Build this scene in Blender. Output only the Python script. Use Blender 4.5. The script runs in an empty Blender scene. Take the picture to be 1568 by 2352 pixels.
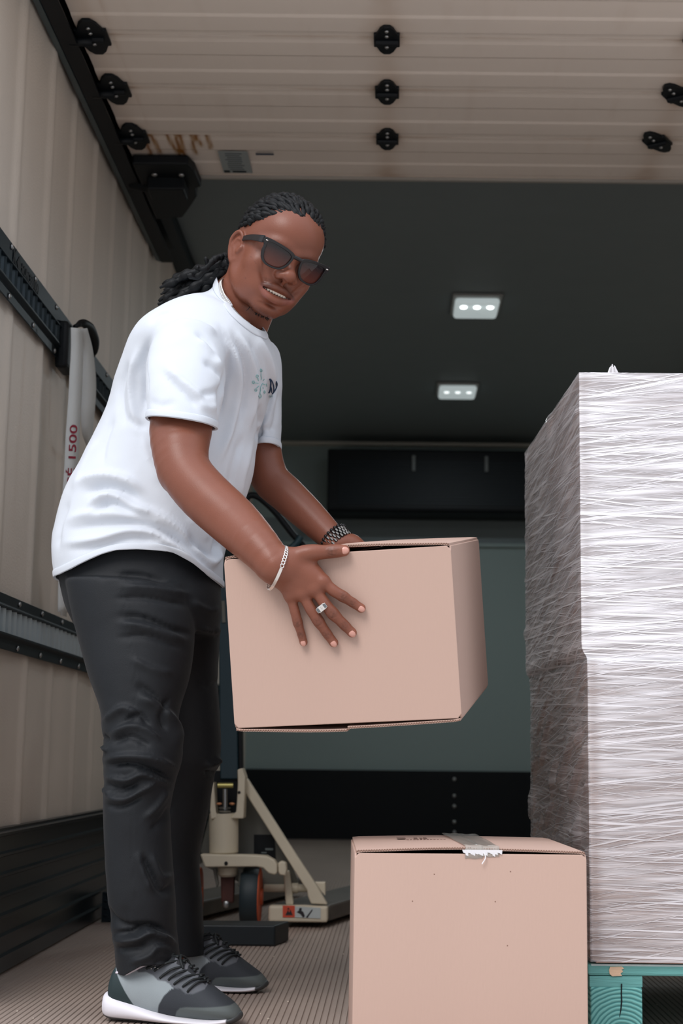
import bpy, bmesh, math, random
import numpy as np
from mathutils import Vector, Matrix
from mathutils.bvhtree import BVHTree
random.seed(4); rng = np.random.default_rng(4)
S = bpy.context.scene
COL = S.collection
R_ = math.radians
# ------------------------------------------------------------------ camera, sky, sun, exposure
FPX, PPX, PPY, CH = 3500.0, 903.0, 1176.0, 0.51
PITCH, ROLL = R_(9.15), R_(0.6)
cd = bpy.data.cameras.new('camera'); cam = bpy.data.objects.new('camera', cd); COL.objects.link(cam)
cd.sensor_fit = 'VERTICAL'; cd.sensor_height = 36; cd.sensor_width = 24
cd.lens = FPX / 2352 * 36; cd.shift_x = (784 - PPX) / 2352; cd.shift_y = (PPY - 1176) / 2352
cam.location = (0, 0, CH)
cam.rotation_mode = 'XYZ'
camR = Matrix.Rotation(math.pi / 2 + PITCH, 3, 'X') @ Matrix.Rotation(ROLL, 3, 'Z')
cam.rotation_euler = camR.to_euler()
cd.dof.use_dof = True; cd.dof.focus_distance = 2.95; cd.dof.aperture_fstop = 5.6
cd.clip_end = 100
S.camera = cam
S.view_settings.view_transform = 'Standard'; S.view_settings.look = 'None'
S.view_settings.gamma = 1; S.view_settings.use_curve_mapping = False
S.view_settings.exposure = 0.55
W = bpy.data.worlds.new('World'); S.world = W; W.use_nodes = True
wn = W.node_tree; wn.nodes.clear()
wo = wn.nodes.new('ShaderNodeOutputWorld'); wb = wn.nodes.new('ShaderNodeBackground')
wt = wn.nodes.new('ShaderNodeTexCoord'); ws = wn.nodes.new('ShaderNodeSeparateXYZ'); wr = wn.nodes.new('ShaderNodeValToRGB')
wn.links.new(wt.outputs['Generated'], ws.inputs[0]); wn.links.new(ws.outputs[2], wr.inputs[0])
wr.color_ramp.elements[0].position = 0.0; wr.color_ramp.elements[0].color = (.36, .39, .43, 1)
wr.color_ramp.elements[1].position = 0.9; wr.color_ramp.elements[1].color = (1.25, 1.32, 1.46, 1)
wn.links.new(wr.outputs[0], wb.inputs[0]); wb.inputs[1].default_value = .8
wn.links.new(wb.outputs[0], wo.inputs[0])
sd = bpy.data.lights.new('sun', 'SUN'); sd.energy = 1.3; sd.angle = R_(28); sd.color = (1.0, .95, .93)
sun = bpy.data.objects.new('sun', sd); COL.objects.link(sun)
# light travels into the truck (+Y), from high behind the camera's left
sun.rotation_euler = Vector((-.45, -1.0, 1.05)).to_track_quat('Z', 'Y').to_euler()

# ------------------------------------------------------------------ projection helpers (pixel + known depth -> place)
_R = np.array(camR); _C = np.array([0, 0, CH])
def proj(P):
    q = (np.asarray(P, float) - _C) @ _R
    return np.stack([PPX + FPX * q[..., 0] / -q[..., 2], PPY - FPX * q[..., 1] / -q[..., 2]], -1)
def ray(x, y): return _R @ np.array([(x - PPX) / FPX, -(y - PPY) / FPX, -1.])
def at(x, y, Y): d = ray(x, y); return _C + d * (Y / d[1])
def atz(x, y, z): d = ray(x, y); return _C + d * ((z - CH) / d[2])
def atx(x, y, X): d = ray(x, y); return _C + d * (X / d[0])
def atp(x, y, p0, n): d = ray(x, y); return _C + d * (np.dot(np.asarray(p0) - _C, n) / np.dot(d, n))

# ------------------------------------------------------------------ numpy noise
_perm = np.random.default_rng(11).random(65536)
def _h(i, j, k): return _perm[(i * 7919 + j * 104729 + k * 1299709 + 12345) % 65536]
def vnoise(P, s=1.0):
    p = np.asarray(P, float) * s; i = np.floor(p).astype(np.int64); f = p - i; f = f * f * (3 - 2 * f)
    out = 0
    for a in (0, 1):
        wa = f[..., 0] if a else 1 - f[..., 0]
        for b in (0, 1):
            w2 = wa * (f[..., 1] if b else 1 - f[..., 1])
            for c in (0, 1):
                out = out + w2 * (f[..., 2] if c else 1 - f[..., 2]) * _h(i[..., 0] + a, i[..., 1] + b, i[..., 2] + c)
    return out * 2 - 1
def fbm(P, s=1.0, o=3):
    r = 0; a = 1.; t = 0
    for q in range(o): r = r + a * vnoise(P, s * 2 ** q); t += a; a *= .5
    return r / t

# ------------------------------------------------------------------ materials
def lin(c):
    return tuple((v / 255 / 12.92) if v / 255 <= .04045 else ((v / 255 + .055) / 1.055) ** 2.4 for v in c)
def L4(c): return (*lin(c), 1)
def mat(name, col, rough=.6, metal=0., spec=.5, noise=0., nscale=8., bump=0., bscale=60., stretch=(1, 1, 1), attr=None, alpha=None, coat=0, sheen=0, emis=None, coord='Object'):
    m = bpy.data.materials.new(name); m.use_nodes = True; nt = m.node_tree; b = nt.nodes['Principled BSDF']
    b.inputs['Base Color'].default_value = L4(col); b.inputs['Roughness'].default_value = rough
    b.inputs['Metallic'].default_value = metal; b.inputs['Specular IOR Level'].default_value = spec
    if coat: b.inputs['Coat Weight'].default_value = coat; b.inputs['Coat Roughness'].default_value = .1
    if sheen: b.inputs['Sheen Weight'].default_value = sheen
    tc = nt.nodes.new('ShaderNodeTexCoord'); mp = nt.nodes.new('ShaderNodeMapping'); mp.inputs['Scale'].default_value = stretch
    nt.links.new(tc.outputs[coord], mp.inputs[0])
    colout = None
    if noise:
        n = nt.nodes.new('ShaderNodeTexNoise'); n.inputs['Scale'].default_value = nscale; n.inputs['Detail'].default_value = 6
        nt.links.new(mp.outputs[0], n.inputs[0])
        r = nt.nodes.new('ShaderNodeMix'); r.data_type = 'RGBA'
        lo = tuple(max(v * (1 - noise), 0) for v in lin(col)); hi = tuple(min(v * (1 + noise), 1) for v in lin(col))
        r.inputs[6].default_value = (*lo, 1); r.inputs[7].default_value = (*hi, 1)
        nt.links.new(n.outputs[0], r.inputs[0]); colout = r.outputs[2]
    if attr:
        a = nt.nodes.new('ShaderNodeAttribute'); a.attribute_name = attr
        mx = nt.nodes.new('ShaderNodeMix'); mx.data_type = 'RGBA'; mx.blend_type = 'MULTIPLY'; mx.inputs[0].default_value = 1
        if colout: nt.links.new(colout, mx.inputs[6])
        else: mx.inputs[6].default_value = L4(col)
        nt.links.new(a.outputs[0], mx.inputs[7]); colout = mx.outputs[2]
    if colout: nt.links.new(colout, b.inputs['Base Color'])
    if bump:
        n = nt.nodes.new('ShaderNodeTexNoise'); n.inputs['Scale'].default_value = bscale; n.inputs['Detail'].default_value = 4
        nt.links.new(mp.outputs[0], n.inputs[0])
        bp = nt.nodes.new('ShaderNodeBump'); bp.inputs['Strength'].default_value = bump; bp.inputs['Distance'].default_value = .002
        nt.links.new(n.outputs[0], bp.inputs['Height']); nt.links.new(bp.outputs[0], b.inputs['Normal'])
    if alpha is not None: b.inputs['Alpha'].default_value = alpha
    if emis: b.inputs['Emission Color'].default_value = (*emis[0], 1); b.inputs['Emission Strength'].default_value = emis[1]
    return m

# ------------------------------------------------------------------ object helpers
def mesh_obj(name, V, F, m=None, parent=None, smooth=False, col=None, uv=None):
    me = bpy.data.meshes.new(name)
    V = np.asarray(V, float)
    me.from_pydata(V.tolist() if len(V) < 5 else [tuple(v) for v in V], [], [tuple(int(i) for i in f) for f in F])
    if m: me.materials.append(m)
    if smooth: me.polygons.foreach_set('use_smooth', [True] * len(me.polygons))
    if col is not None:
        a = me.color_attributes.new('Col', 'FLOAT_COLOR', 'POINT')
        c = np.ones((len(V), 4)); c[:, :3] = col; a.data.foreach_set('color', c.ravel())
    if uv is not None:
        u = me.uv_layers.new(name='UVMap'); idx = np.zeros(len(me.loops), int); me.loops.foreach_get('vertex_index', idx)
        u.data.foreach_set('uv', np.asarray(uv)[idx].ravel())
    me.update()
    o = bpy.data.objects.new(name, me); COL.objects.link(o)
    if parent: o.parent = parent
    return o
def empty(name, loc=(0, 0, 0), rot=(0, 0, 0)):
    o = bpy.data.objects.new(name, None); COL.objects.link(o); o.location = loc; o.rotation_euler = rot; o.empty_display_size = .1; return o
def tag(o, label=None, cat=None, group=None, kind=None):
    if label: o['label'] = label
    if cat: o['category'] = cat
    if group: o['group'] = group
    if kind: o['kind'] = kind
    return o
def struct(o, label=None):
    o['kind'] = 'structure'
    if label: o['label'] = label
    return o
class MB:
    """collects shapes into one mesh"""
    def __init__(s): s.V = []; s.F = []; s.n = 0
    def add(s, V, F):
        V = np.asarray(V, float); s.V.append(V); s.F += [tuple(int(i) + s.n for i in f) for f in F]; s.n += len(V); return s
    def box(s, c, d, rot=None):
        x, y, z = (v / 2 for v in d)
        P = np.array([(-x, -y, -z), (x, -y, -z), (x, y, -z), (-x, y, -z), (-x, -y, z), (x, -y, z), (x, y, z), (-x, y, z)])
        if rot is not None: P = P @ np.asarray(rot).T
        return s.add(P + np.asarray(c), [(3, 2, 1, 0), (4, 5, 6, 7), (0, 1, 5, 4), (1, 2, 6, 5), (2, 3, 7, 6), (3, 0, 4, 7)])
    def bar(s, a, b, w, h, up=(0, 0, 1)):
        a = np.asarray(a, float); b = np.asarray(b, float); d = b - a; l = np.linalg.norm(d); d /= l
        u = np.asarray(up, float); r = np.cross(d, u); r /= np.linalg.norm(r); u = np.cross(r, d)
        return s.box((a + b) / 2, (w, l, h), np.stack([r, d, u], 1))
    def tube(s, P, r, n=12, caps=True, closed=False, flat=None):
        P = np.asarray(P, float); N = len(P); r = np.broadcast_to(np.asarray(r, float), (N,))
        T = np.gradient(P, axis=0) if not closed else np.roll(P, -1, 0) - np.roll(P, 1, 0)
        T /= np.linalg.norm(T, axis=1)[:, None] + 1e-12
        ref = np.array([0, 0, 1.]) if abs(T[0][2]) < .9 else np.array([1., 0, 0])
        u = np.cross(T[0], ref); u /= np.linalg.norm(u); V = []
        for i in range(N):
            u = u - T[i] * np.dot(u, T[i]); u /= np.linalg.norm(u); v = np.cross(T[i], u)
            for k in range(n):
                a = 2 * math.pi * k / n
                V.append(P[i] + r[i] * (math.cos(a) * u + math.sin(a) * v))
        F = []
        for i in range(N if closed else N - 1):
            j = (i + 1) % N
            for k in range(n): F.append((i * n + k, i * n + (k + 1) % n, j * n + (k + 1) % n, j * n + k))
        if caps and not closed: F.append(tuple(range(n - 1, -1, -1))); F.append(tuple((N - 1) * n + k for k in range(n)))
        return s.add(V, F)
    def cyl(s, a, b, r, n=24): return s.tube([a, b], r, n)
    def lathe(s, a, b, prof, n=28):
        """prof: list of (t along a->b in metres, radius)"""
        a = np.asarray(a, float); d = np.asarray(b, float) - a; d /= np.linalg.norm(d)
        ref = np.array([0, 0, 1.]) if abs(d[2]) < .9 else np.array([1., 0, 0])
        u = np.cross(d, ref); u /= np.linalg.norm(u); v = np.cross(d, u); V = []
        for t, r in prof:
            for k in range(n):
                q = 2 * math.pi * k / n; V.append(a + d * t + r * (math.cos(q) * u + math.sin(q) * v))
        F = []
        for i in range(len(prof) - 1):
            for k in range(n): F.append((i * n + k, i * n + (k + 1) % n, (i + 1) * n + (k + 1) % n, (i + 1) * n + k))
        F.append(tuple(range(n - 1, -1, -1))); F.append(tuple((len(prof) - 1) * n + k for k in range(n)))
        return s.add(V, F)
    def prism(s, P2, z0, z1, fr=None):
        """extrude outline P2 (x,y) from z0 to z1; fr maps local->world"""
        P2 = np.asarray(P2, float); n = len(P2)
        V = np.vstack([np.c_[P2, np.full(n, z0)], np.c_[P2, np.full(n, z1)]])
        if fr is not None: V = np.array([fr(v) for v in V])
        F = [tuple(range(n - 1, -1, -1)), tuple(range(n, 2 * n))] + [(i, (i + 1) % n, (i + 1) % n + n, i + n) for i in range(n)]
        return s.add(V, F)
    def ell(s, c, r, R=None, nu=20, nv=12):
        V = []; F = []
        for j in range(nv + 1):
            p = math.pi * j / nv
            for i in range(nu):
                q = 2 * math.pi * i / nu; V.append((r[0] * math.sin(p) * math.cos(q), r[1] * math.sin(p) * math.sin(q), r[2] * math.cos(p)))
        for j in range(nv):
            for i in range(nu): F.append((j * nu + i, (j + 1) * nu + i, (j + 1) * nu + (i + 1) % nu, j * nu + (i + 1) % nu))
        V = np.array(V)
        if R is not None: V = V @ np.asarray(R).T
        return s.add(V + np.asarray(c), F)
    def build(s, name, m, parent=None, smooth=False, bevel=0, seg=2, auto=None):
        o = mesh_obj(name, np.vstack(s.V), s.F, m, parent, smooth)
        bm = bmesh.new(); bm.from_mesh(o.data); bmesh.ops.recalc_face_normals(bm, faces=bm.faces); bm.to_mesh(o.data); bm.free()
        if bevel:
            b = o.modifiers.new('bevel', 'BEVEL'); b.width = bevel; b.segments = seg; b.limit_method = 'ANGLE'; b.angle_limit = R_(35); b.harden_normals = False
        if auto:
            try: o.data.set_sharp_from_angle(angle=R_(auto)); o.data.polygons.foreach_set('use_smooth', [True] * len(o.data.polygons))
            except Exception: pass
        return o
def grid(nx, ny, f):
    """f(u,v)->xyz vectorised, u,v in 0..1"""
    u, v = np.meshgrid(np.linspace(0, 1, nx), np.linspace(0, 1, ny), indexing='ij')
    V = f(u.ravel(), v.ravel()); F = []
    a = np.arange(nx * ny).reshape(nx, ny)
    F = np.stack([a[:-1, :-1], a[1:, :-1], a[1:, 1:], a[:-1, 1:]], -1).reshape(-1, 4)
    return V, F, np.stack([u.ravel(), v.ravel()], -1)
def text_mesh(txt, size, extrude=.0005, bold=0.):
    c = bpy.data.curves.new('txt', 'FONT'); c.body = txt; c.size = size; c.extrude = extrude; c.offset = bold
    o = bpy.data.objects.new('txt', c); COL.objects.link(o); bpy.context.view_layer.update()
    dg = bpy.context.evaluated_depsgraph_get(); me = bpy.data.meshes.new_from_object(o.evaluated_get(dg))
    V = np.array([v.co[:] for v in me.vertices]); F = [tuple(p.vertices) for p in me.polygons]
    bpy.data.objects.remove(o); bpy.data.meshes.remove(me); return V, F

# ------------------------------------------------------------------ shared materials
M = {}
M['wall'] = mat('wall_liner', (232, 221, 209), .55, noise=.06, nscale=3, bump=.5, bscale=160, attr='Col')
M['door'] = mat('door_paint', (236, 224, 212), .5, noise=.03, nscale=2, attr='Col')
M['ceil'] = mat('ceiling_liner', (118, 128, 130), .6, noise=.05)
M['back'] = mat('back_wall_liner', (152, 168, 166), .6, noise=.05, nscale=1.5)
M['teal_black'] = mat('dark_painted_steel', (15, 27, 34), .5, spec=.3, noise=.15, nscale=30)
M['black'] = mat('black_steel', (6, 12, 17), .55, spec=.3, noise=.2, nscale=20)
M['kick'] = mat('kick_plate', (26, 35, 41), .30, metal=.5, noise=.25, nscale=6)
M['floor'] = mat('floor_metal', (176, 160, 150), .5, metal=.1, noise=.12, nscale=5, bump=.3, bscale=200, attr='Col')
M['card'] = mat('cardboard', (191, 162, 148), .75, spec=.25, noise=.03, nscale=4, bump=.15, bscale=300, stretch=(1, 1, .2))
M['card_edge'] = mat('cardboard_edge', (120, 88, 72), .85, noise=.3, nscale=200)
M['steel'] = mat('zinc_steel', (170, 172, 172), .3, metal=.9)
M['silver'] = mat('silver', (235, 232, 228), .22, metal=1.)
# ------------------------------------------------------------------ THE SETTING: the inside of a refrigerated truck body
XL, XR, ZC, Y0, YB = -.912, 1.62, 2.53, 2.42, 9.75
YW = 3.10      # the walls and roof start here; the floor runs on as a platform to Y0
# floor: fine ribs running into the truck
def make_floor():
    x0, x1, p = XL - .02, XR + .02, .0127
    n = int((x1 - x0) / p); prof = []
    for i in range(n):
        x = x0 + i * p; prof += [(x, -.0022), (x + .0012, -.0022), (x + .0026, 0), (x + p - .0014, 0)]
    prof = np.array(prof); ys = np.concatenate([np.linspace(Y0, 4.6, 45), np.linspace(4.8, YB + .02, 14)])
    V = np.array([(x, y, z) for y in ys for x, z in prof]); m = len(prof)
    a = np.arange(len(ys) * m).reshape(len(ys), m)
    F = np.stack([a[:-1, :-1], a[:-1, 1:], a[1:, 1:], a[1:, :-1]], -1).reshape(-1, 4)
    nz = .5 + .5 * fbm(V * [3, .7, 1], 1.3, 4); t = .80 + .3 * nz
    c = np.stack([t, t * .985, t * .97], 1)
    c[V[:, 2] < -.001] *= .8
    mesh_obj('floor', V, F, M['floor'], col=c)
    struct(bpy.data.objects['floor'], 'ribbed metal truck floor with ridges running inward')
make_floor()
V = MB(); V.box(((XL + XR) / 2, (Y0 + YB) / 2, -.065), (XR - XL + .2, YB - Y0, .11)); struct(V.build('trim_1', M['kick']), 'edge of the truck floor slab')
# left wall: bulged, softly ribbed liner
def wallx(y, z):
    P = np.stack([y, z * .13, y * 0], -1)
    r = .006 * vnoise(P, 3.2) + .003 * vnoise(P + 7, 7) + .0006 * vnoise(np.stack([y, z, y * 0], -1), 25)
    k = np.abs(((y + .02 * vnoise(P + 3, 1.2)) / .305) % 1 - .5)
    return r - .004 + .007 * (.5 + .5 * np.cos(np.clip(k / .16, 0, 1) * math.pi))
def make_wall(name, X, sgn, ny, label):
    def f(u, v):
        y = YW + (YB - YW) * u; z = .30 + (ZC - .30) * v
        return np.stack([X + sgn * wallx(y, z), y, z], -1)
    V, F, uv = grid(ny, 60, f)
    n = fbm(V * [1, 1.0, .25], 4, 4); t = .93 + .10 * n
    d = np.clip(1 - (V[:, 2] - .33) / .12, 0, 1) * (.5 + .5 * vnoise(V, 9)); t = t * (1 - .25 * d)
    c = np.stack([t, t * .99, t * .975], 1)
    if sgn < 0: F = F[:, ::-1]
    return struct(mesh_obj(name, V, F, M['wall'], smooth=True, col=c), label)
make_wall('wall_left', XL, 1, 620, 'beige ribbed liner on the left side of the truck')
make_wall('wall_right', XR, -1, 200, 'beige ribbed liner on the right side of the truck')
b = MB()
b.box((XL - .07, (YW + YB) / 2, (ZC) / 2), (.10, YB - YW, ZC + .3)); struct(b.build('trim_2', M['back']), 'outer shell of the left side')
b = MB(); b.box((XR + .07, (YW + YB) / 2, (ZC) / 2), (.10, YB - YW, ZC + .3)); struct(b.build('trim_3', M['back']), 'outer shell of the right side')
b = MB(); b.box(((XL + XR) / 2, (YW + YB) / 2, ZC + .04), (XR - XL + .2, YB - YW, .08)); struct(b.build('ceiling', M['ceil']), 'dark grey ceiling of the truck body')
b = MB(); b.box(((XL + XR) / 2, YB + .05, ZC / 2), (XR - XL + .2, .1, ZC + .2)); struct(b.build('wall_back', M['back']), 'grey green front bulkhead at the far end')
# kick plates with horizontal ridges
def kick(name, X, sgn, label):
    prof = [(0, 0)]; z = .0
    for i in range(7):
        z0 = .006 + i * .047
        prof += [(.012, z0), (.012, z0 + .030), (.021, z0 + .034), (.021, z0 + .040), (.012, z0 + .044)]
    prof += [(.012, .338), (0, .340)]
    b = MB(); n = len(prof)
    V = [(X + sgn * x, y, z) for y in (YW, YB) for x, z in prof]
    b.add(V, [(i, i + 1, n + i + 1, n + i) for i in range(n - 1)])
    return struct(b.build(name, M['kick']), label)
kick('baseboard_left', XL, 1, 'dark kick plate with long horizontal ridges on the left')
kick('baseboard_right', XR, -1, 'dark kick plate with long horizontal ridges on the right')
b = MB(); b.box(((XL + XR) / 2, YB - .02, .215), (XR - XL, .04, .43)); bb = struct(b.build('baseboard_back', M['black']), 'black kick panel across the far bulkhead')
for i, yy in enumerate((1790, 1828, 1852, 1888, 1912)):
    p = at(1043, yy, YB - .045); q = MB(); q.ell(p, (.012, .006, .012), nu=12, nv=8); tag(q.build('rivet', M['steel'], bb, True), 'round steel rivet')
# light cove along the top of the bulkhead
p = at(900, 1017, YB - .03)
b = MB(); b.box(((XL + XR) / 2, YB - .03, p[2]), (XR - XL, .06, .045)); struct(b.build('trim_4', mat('aluminium_trim', (205, 200, 186), .45, metal=.2)), 'pale metal strip along the top of the bulkhead')
# lower rail on the bulkhead
p1 = at(900, 1250, YB - .02)
b = MB(); b.box(((XL + XR) / 2, YB - .015, p1[2]), (XR - XL, .03, .022)); struct(b.build('trim_5', M['back']), 'thin rail across the bulkhead')
pA = at(900, 1192, YB - .01)[2]
b = MB(); b.box(((XL + XR) / 2, YB - .008, (p1[2] + pA) / 2), (XR - XL, .016, pA - p1[2])); struct(b.build('trim_6', M['ceil']), 'darker band on the bulkhead above the thin rail')
# ceiling corner cove
b = MB(); b.bar((XL + .035, YW, ZC - .02), (XL + .035, YB, ZC - .02), .09, .04); struct(b.build('trim_7', M['teal_black'], bevel=.01), 'dark cove where the left wall meets the ceiling')
b = MB(); b.bar((XR - .035, YW, ZC - .02), (XR - .035, YB, ZC - .02), .09, .04); struct(b.build('trim_8', M['teal_black'], bevel=.01), 'dark cove where the right wall meets the ceiling')
# ground outside the truck
V, F, uv = grid(2, 2, lambda u, v: np.stack([-15 + 30 * u, -20 + 24 * v, 0 * u - 1.15], -1))
struct(mesh_obj('ground', V, F, mat('concrete', (190, 184, 178), .9, noise=.2, nscale=3)), 'grey yard outside the truck')

# evaporator unit on the bulkhead
def evaporator():
    a = at(780, 1030, YB - .35); c = at(1225, 1180, YB - .35)
    e = empty('cooling_unit', ((a[0] + c[0]) / 2, YB - .17, c[2]))
    tag(e, 'long black cooling unit mounted high on the far bulkhead', 'cooling unit')
    w = c[0] - a[0] + .15; h = a[2] - c[2]
    b = MB(); b.prism([(-.17, .02), (-.15, -.0), (.13, 0), (.13, h), (-.17, h)], -w / 2, w / 2, fr=lambda v: (v[2], v[0], v[1])); b.build('housing', M['black'], e, bevel=.01)
    b = MB()
    for i in range(14): b.box((0, -.172, .06 + i * (h - .12) / 14), (w * .9, .006, .010))
    b.build('grille', M['teal_black'], e)
    for px in (950, 1117):
        p = at(px, 1045, YB - .36); b = MB(); b.box((p[0] - e.location[0], -.18, h - .09), (.022, .02, .10)); b.build('bracket', mat('bracket_grey', (120, 125, 125), .5), e, bevel=.004)
evaporator()
# ceiling lamps
def lamp(px0, px1, py0, py1, label, first):
    pa = atz(px0, py0, ZC - .005); pb = atz(px1, py1, ZC - .005)
    cx = (pa[0] + pb[0]) / 2; cy = (pa[1] + pb[1]) / 2; w = pb[0] - pa[0]; l = abs(pb[1] - pa[1])
    e = empty('ceiling_lamp', (cx, cy, ZC)); tag(e, label, 'ceiling lamp', 'recessed lamps in the truck ceiling')
    w2, l2 = w / 2, l / 2
    b = MB(); b.box((0, 0, -.008), (w * 1.12, l * 1.25, .012)); b.build('base_plate', mat('lamp_bezel', (150, 150, 146), .4), e, bevel=.003)
    def rr(w, l, r, n=5):
        P = []
        for sx, sy, a0 in ((1, 1, 0), (-1, 1, 90), (-1, -1, 180), (1, -1, 270)):
            for k in range(n): a = R_(a0 + 90 * k / (n - 1)); P.append((sx * (w - r) + r * math.cos(a), sy * (l - r) + r * math.sin(a)))
        return P
    b = MB(); b.prism(rr(w2, l2, .02), -.040, -.012); b.build('diffuser', mat('lamp_lens', (205, 215, 215), .25, emis=((.80, .92, .93), .26)), e, True, bevel=.012, seg=3)
    for k in (-1, 0, 1):
        if k == 0: ld = bpy.data.lights.new('lamp_light', 'AREA'); ld.energy = 5.0 if first else 4.0; ld.size = .12; ld.color = (.84, .95, 1.0); lo = bpy.data.objects.new('lamp_light', ld); COL.objects.link(lo); lo.parent = e; lo.location = (0, 0, -.055)
        b = MB(); b.ell((k * w * .30, -l * .28, -.043), (w * .07, l * .05, .005), nu=14, nv=8); b.build('led', mat('led', (255, 255, 255), .3, emis=((.95, 1, 1), 6.0 if first else .8)), e, True)
lamp(1040, 1148, 716, 680, 'lit lamp with three bright spots in the truck ceiling, nearer one', True)
lamp(1006, 1095, 904, 882, 'dimmer smaller looking lamp deeper inside in the ceiling', False)

# ------------------------------------------------------------------ roll-up door, stored under the ceiling
ZD = 2.37
def roll_door():
    e = empty('door_1', (0, 4.2, ZD)); struct(e, 'white roll up door panels stored overhead on tracks')
    js = [atz(890, y, ZD)[1] for y in (87, 208, 316, 408)]
    pw = js[1] - js[0]; js = [js[0] - k * pw for k in (4, 3, 2, 1)] + js
    js = [j for j in js if j > YW - .05]
    X0, X1 = -.835, 1.54; HX = (-.808, -.03, .80, 1.50)
    def hub(): pass
    for k in range(len(js) - 1):
        y0, y1 = js[k] + .0018, js[k + 1] - .0018
        def f(u, v):
            x = X0 + (X1 - X0) * u; y = y0 + (y1 - y0) * v
            z = np.zeros_like(v)
            for c_, w_ in ((.5, .17),): z += .0035 * np.clip((w_ - np.abs(v - c_)) / .04, 0, 1)
            z += .002 * np.clip((np.abs(v - .5) - .40) / .05, 0, 1)
            return np.stack([x, y - 4.2, z], -1)
        vs = np.unique(np.concatenate([np.linspace(0, 1, 60), [.008, .992]]))
        V, F, uv = grid(300, 72, f)
        u, v = uv[:, 0], uv[:, 1]; x = V[:, 0]; yy = V[:, 1] + 4.2
        P = np.stack([x, yy, x * 0], -1)
        t = np.ones(len(x)) * (.97 + .03 * vnoise(P, 2))
        brown = np.zeros(len(x))
        for hx in HX[:3]:
            dx = x - hx
            for ey in (y0, y1):
                brown += .55 * np.exp(-(dx / .055) ** 2 - ((yy - ey) / .10) ** 2) * (.7 + .3 * vnoise(P, 30))
            brown += .16 * np.exp(-(dx / .03) ** 2)
            brown += .25 * np.exp(-(dx / .14) ** 2 - (np.minimum(yy - y0, y1 - yy) / .008) ** 2) * (.6 + .4 * vnoise(P, 60))
        brown += .22 * np.exp(-(np.minimum(yy - y0, y1 - yy) / .006) ** 2) * np.clip(.5 + vnoise(P * [1, 3, 1], 9), 0, 1)
        brown += .14 * np.clip(fbm(P * [8, 1.2, 1], 3, 3) - .25, 0, 1)
        brown += .30 * np.exp(-((x + .745) / .004) ** 2) * np.clip(.5 + vnoise(P, 14), 0, 1)
        if k == len(js) - 2:   # drips of rust above the corner bracket
            for hx, l, s in ((-.70, 1, .3), (-.675, .8, .05), (-.66, .9, -.2), (-.625, .7, -.15), (-.61, .4, .25), (-.75, .7, .2), (-.77, .9, -.1), (-.58, .5, .1)):
                dd = x - hx - s * .09 * v - .006 * vnoise(P * [0, 1, 0] + hx * 9, 25)
                brown += 1.3 * np.exp(-(dd / .006) ** 2) * np.clip((l * .75 - v) / .1, 0, 1)
        brown = np.clip(brown, 0, 1.3)
        c = np.stack([t * (1 - .50 * brown), t * (1 - .66 * brown), t * (1 - .80 * brown)], 1).clip(.02, 1)
        o = mesh_obj('door_panel', V, F[:, ::-1], M['door'], e, smooth=False, col=c)
        s = o.modifiers.new('t', 'SOLIDIFY'); s.thickness = .02; s.offset = -1
    ye = js[-1]
    b = MB(); b.box(((X0 + X1) / 2, ye - 4.2 + .006, .006), (X1 - X0, .014, .028)); b.build('bottom_seal', mat('door_edge_aluminium', (165, 160, 152), .4, metal=.3), e)
    # hinges
    out = [(-.027, .035), (-.018, .062), (-.008, .076), (.008, .076), (.018, .062), (.027, .035), (.034, .034), (.034, -.034), (.027, -.035), (.018, -.062), (.008, -.076), (-.008, -.076), (-.018, -.062), (-.027, -.035), (-.034, -.034), (-.034, .034)]
    def hinge(x, y, rot, kind='hinge', sc=1.):
        c, s_ = math.cos(rot), math.sin(rot)
        b = MB(); b.prism([((px * c - py * s_) * sc, (px * s_ + py * c) * sc) for px, py in out], -.010, -.001, fr=lambda v: (x + v[0], y - 4.2 + v[1], v[2]))
        b.tube([(x - .030 * c, y - 4.2 - .03 * s_, -.013), (x + .030 * c, y - 4.2 + .03 * s_, -.013)], .009, 12)
        h = b.build(kind, M['black'], e, bevel=.002)
        for yy in (-.058, -.03, .03):
            b = MB(); b.ell((x - yy * s_, y - 4.2 + yy * c, -.012), (.006, .006, .004), nu=10, nv=6); b.build('bolt', M['steel'], h, True)
        return h
    for j in js[-4:-1]:
        hinge(-.03, j, 0)
        hinge(1.50, j, 0)
        hinge(.79, j, -.55, sc=1.05)
        h = hinge(-.800, j, .0, 'roller_bracket', 1.25)
        b = MB(); b.tube([(-.80, j - 4.2, -.02), (-.86, j - 4.2, -.02)], .012, 14); b.build('roller', M['black'], h, True)
    # bottom corner bracket
    p = atz(325, 400, ZD)
    b = MB(); b.prism([(-.83, -.26), (-.655, -.26), (-.64, -.20), (-.635, -.07), (-.655, -.055), (-.66, .02), (-.70, .13), (-.735, .22), (-.83, .24)], -.035, -.002, fr=lambda v: (v[0], ye - 4.2 + v[1] + .08, v[2]))
    b.box((-.74, ye - 4.2 - .02, -.05), (.12, .10, .05)); b.tube([(-.74, ye - 4.2 + .02, -.05), (-.87, ye - 4.2 + .02, -.02)], .018, 14)
    br = b.build('corner_bracket', M['black'], e, bevel=.006)
    for bx in (-.77, -.685):
        b = MB(); b.ell((bx, ye - 4.2 - .10, -.038), (.010, .010, .006), nu=10, nv=6); b.build('bolt', M['steel'], br, True)
    # stickers
    def sticker(px0, py0, px1, py1, m, kind):
        a = atz(px0, py0, ZD); c = atz(px1, py1, ZD); b = MB()
        b.box(((a[0] + c[0]) / 2, (a[1] + c[1]) / 2 - 4.2, -.0035), (abs(c[0] - a[0]), abs(c[1] - a[1]), .001)); return b.build(kind, m, e), a, c
    o, a, c = sticker(500, 345, 580, 395, mat('sticker_grey', (150, 158, 158), .5), 'instruction_sticker')
    b = MB()
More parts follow.
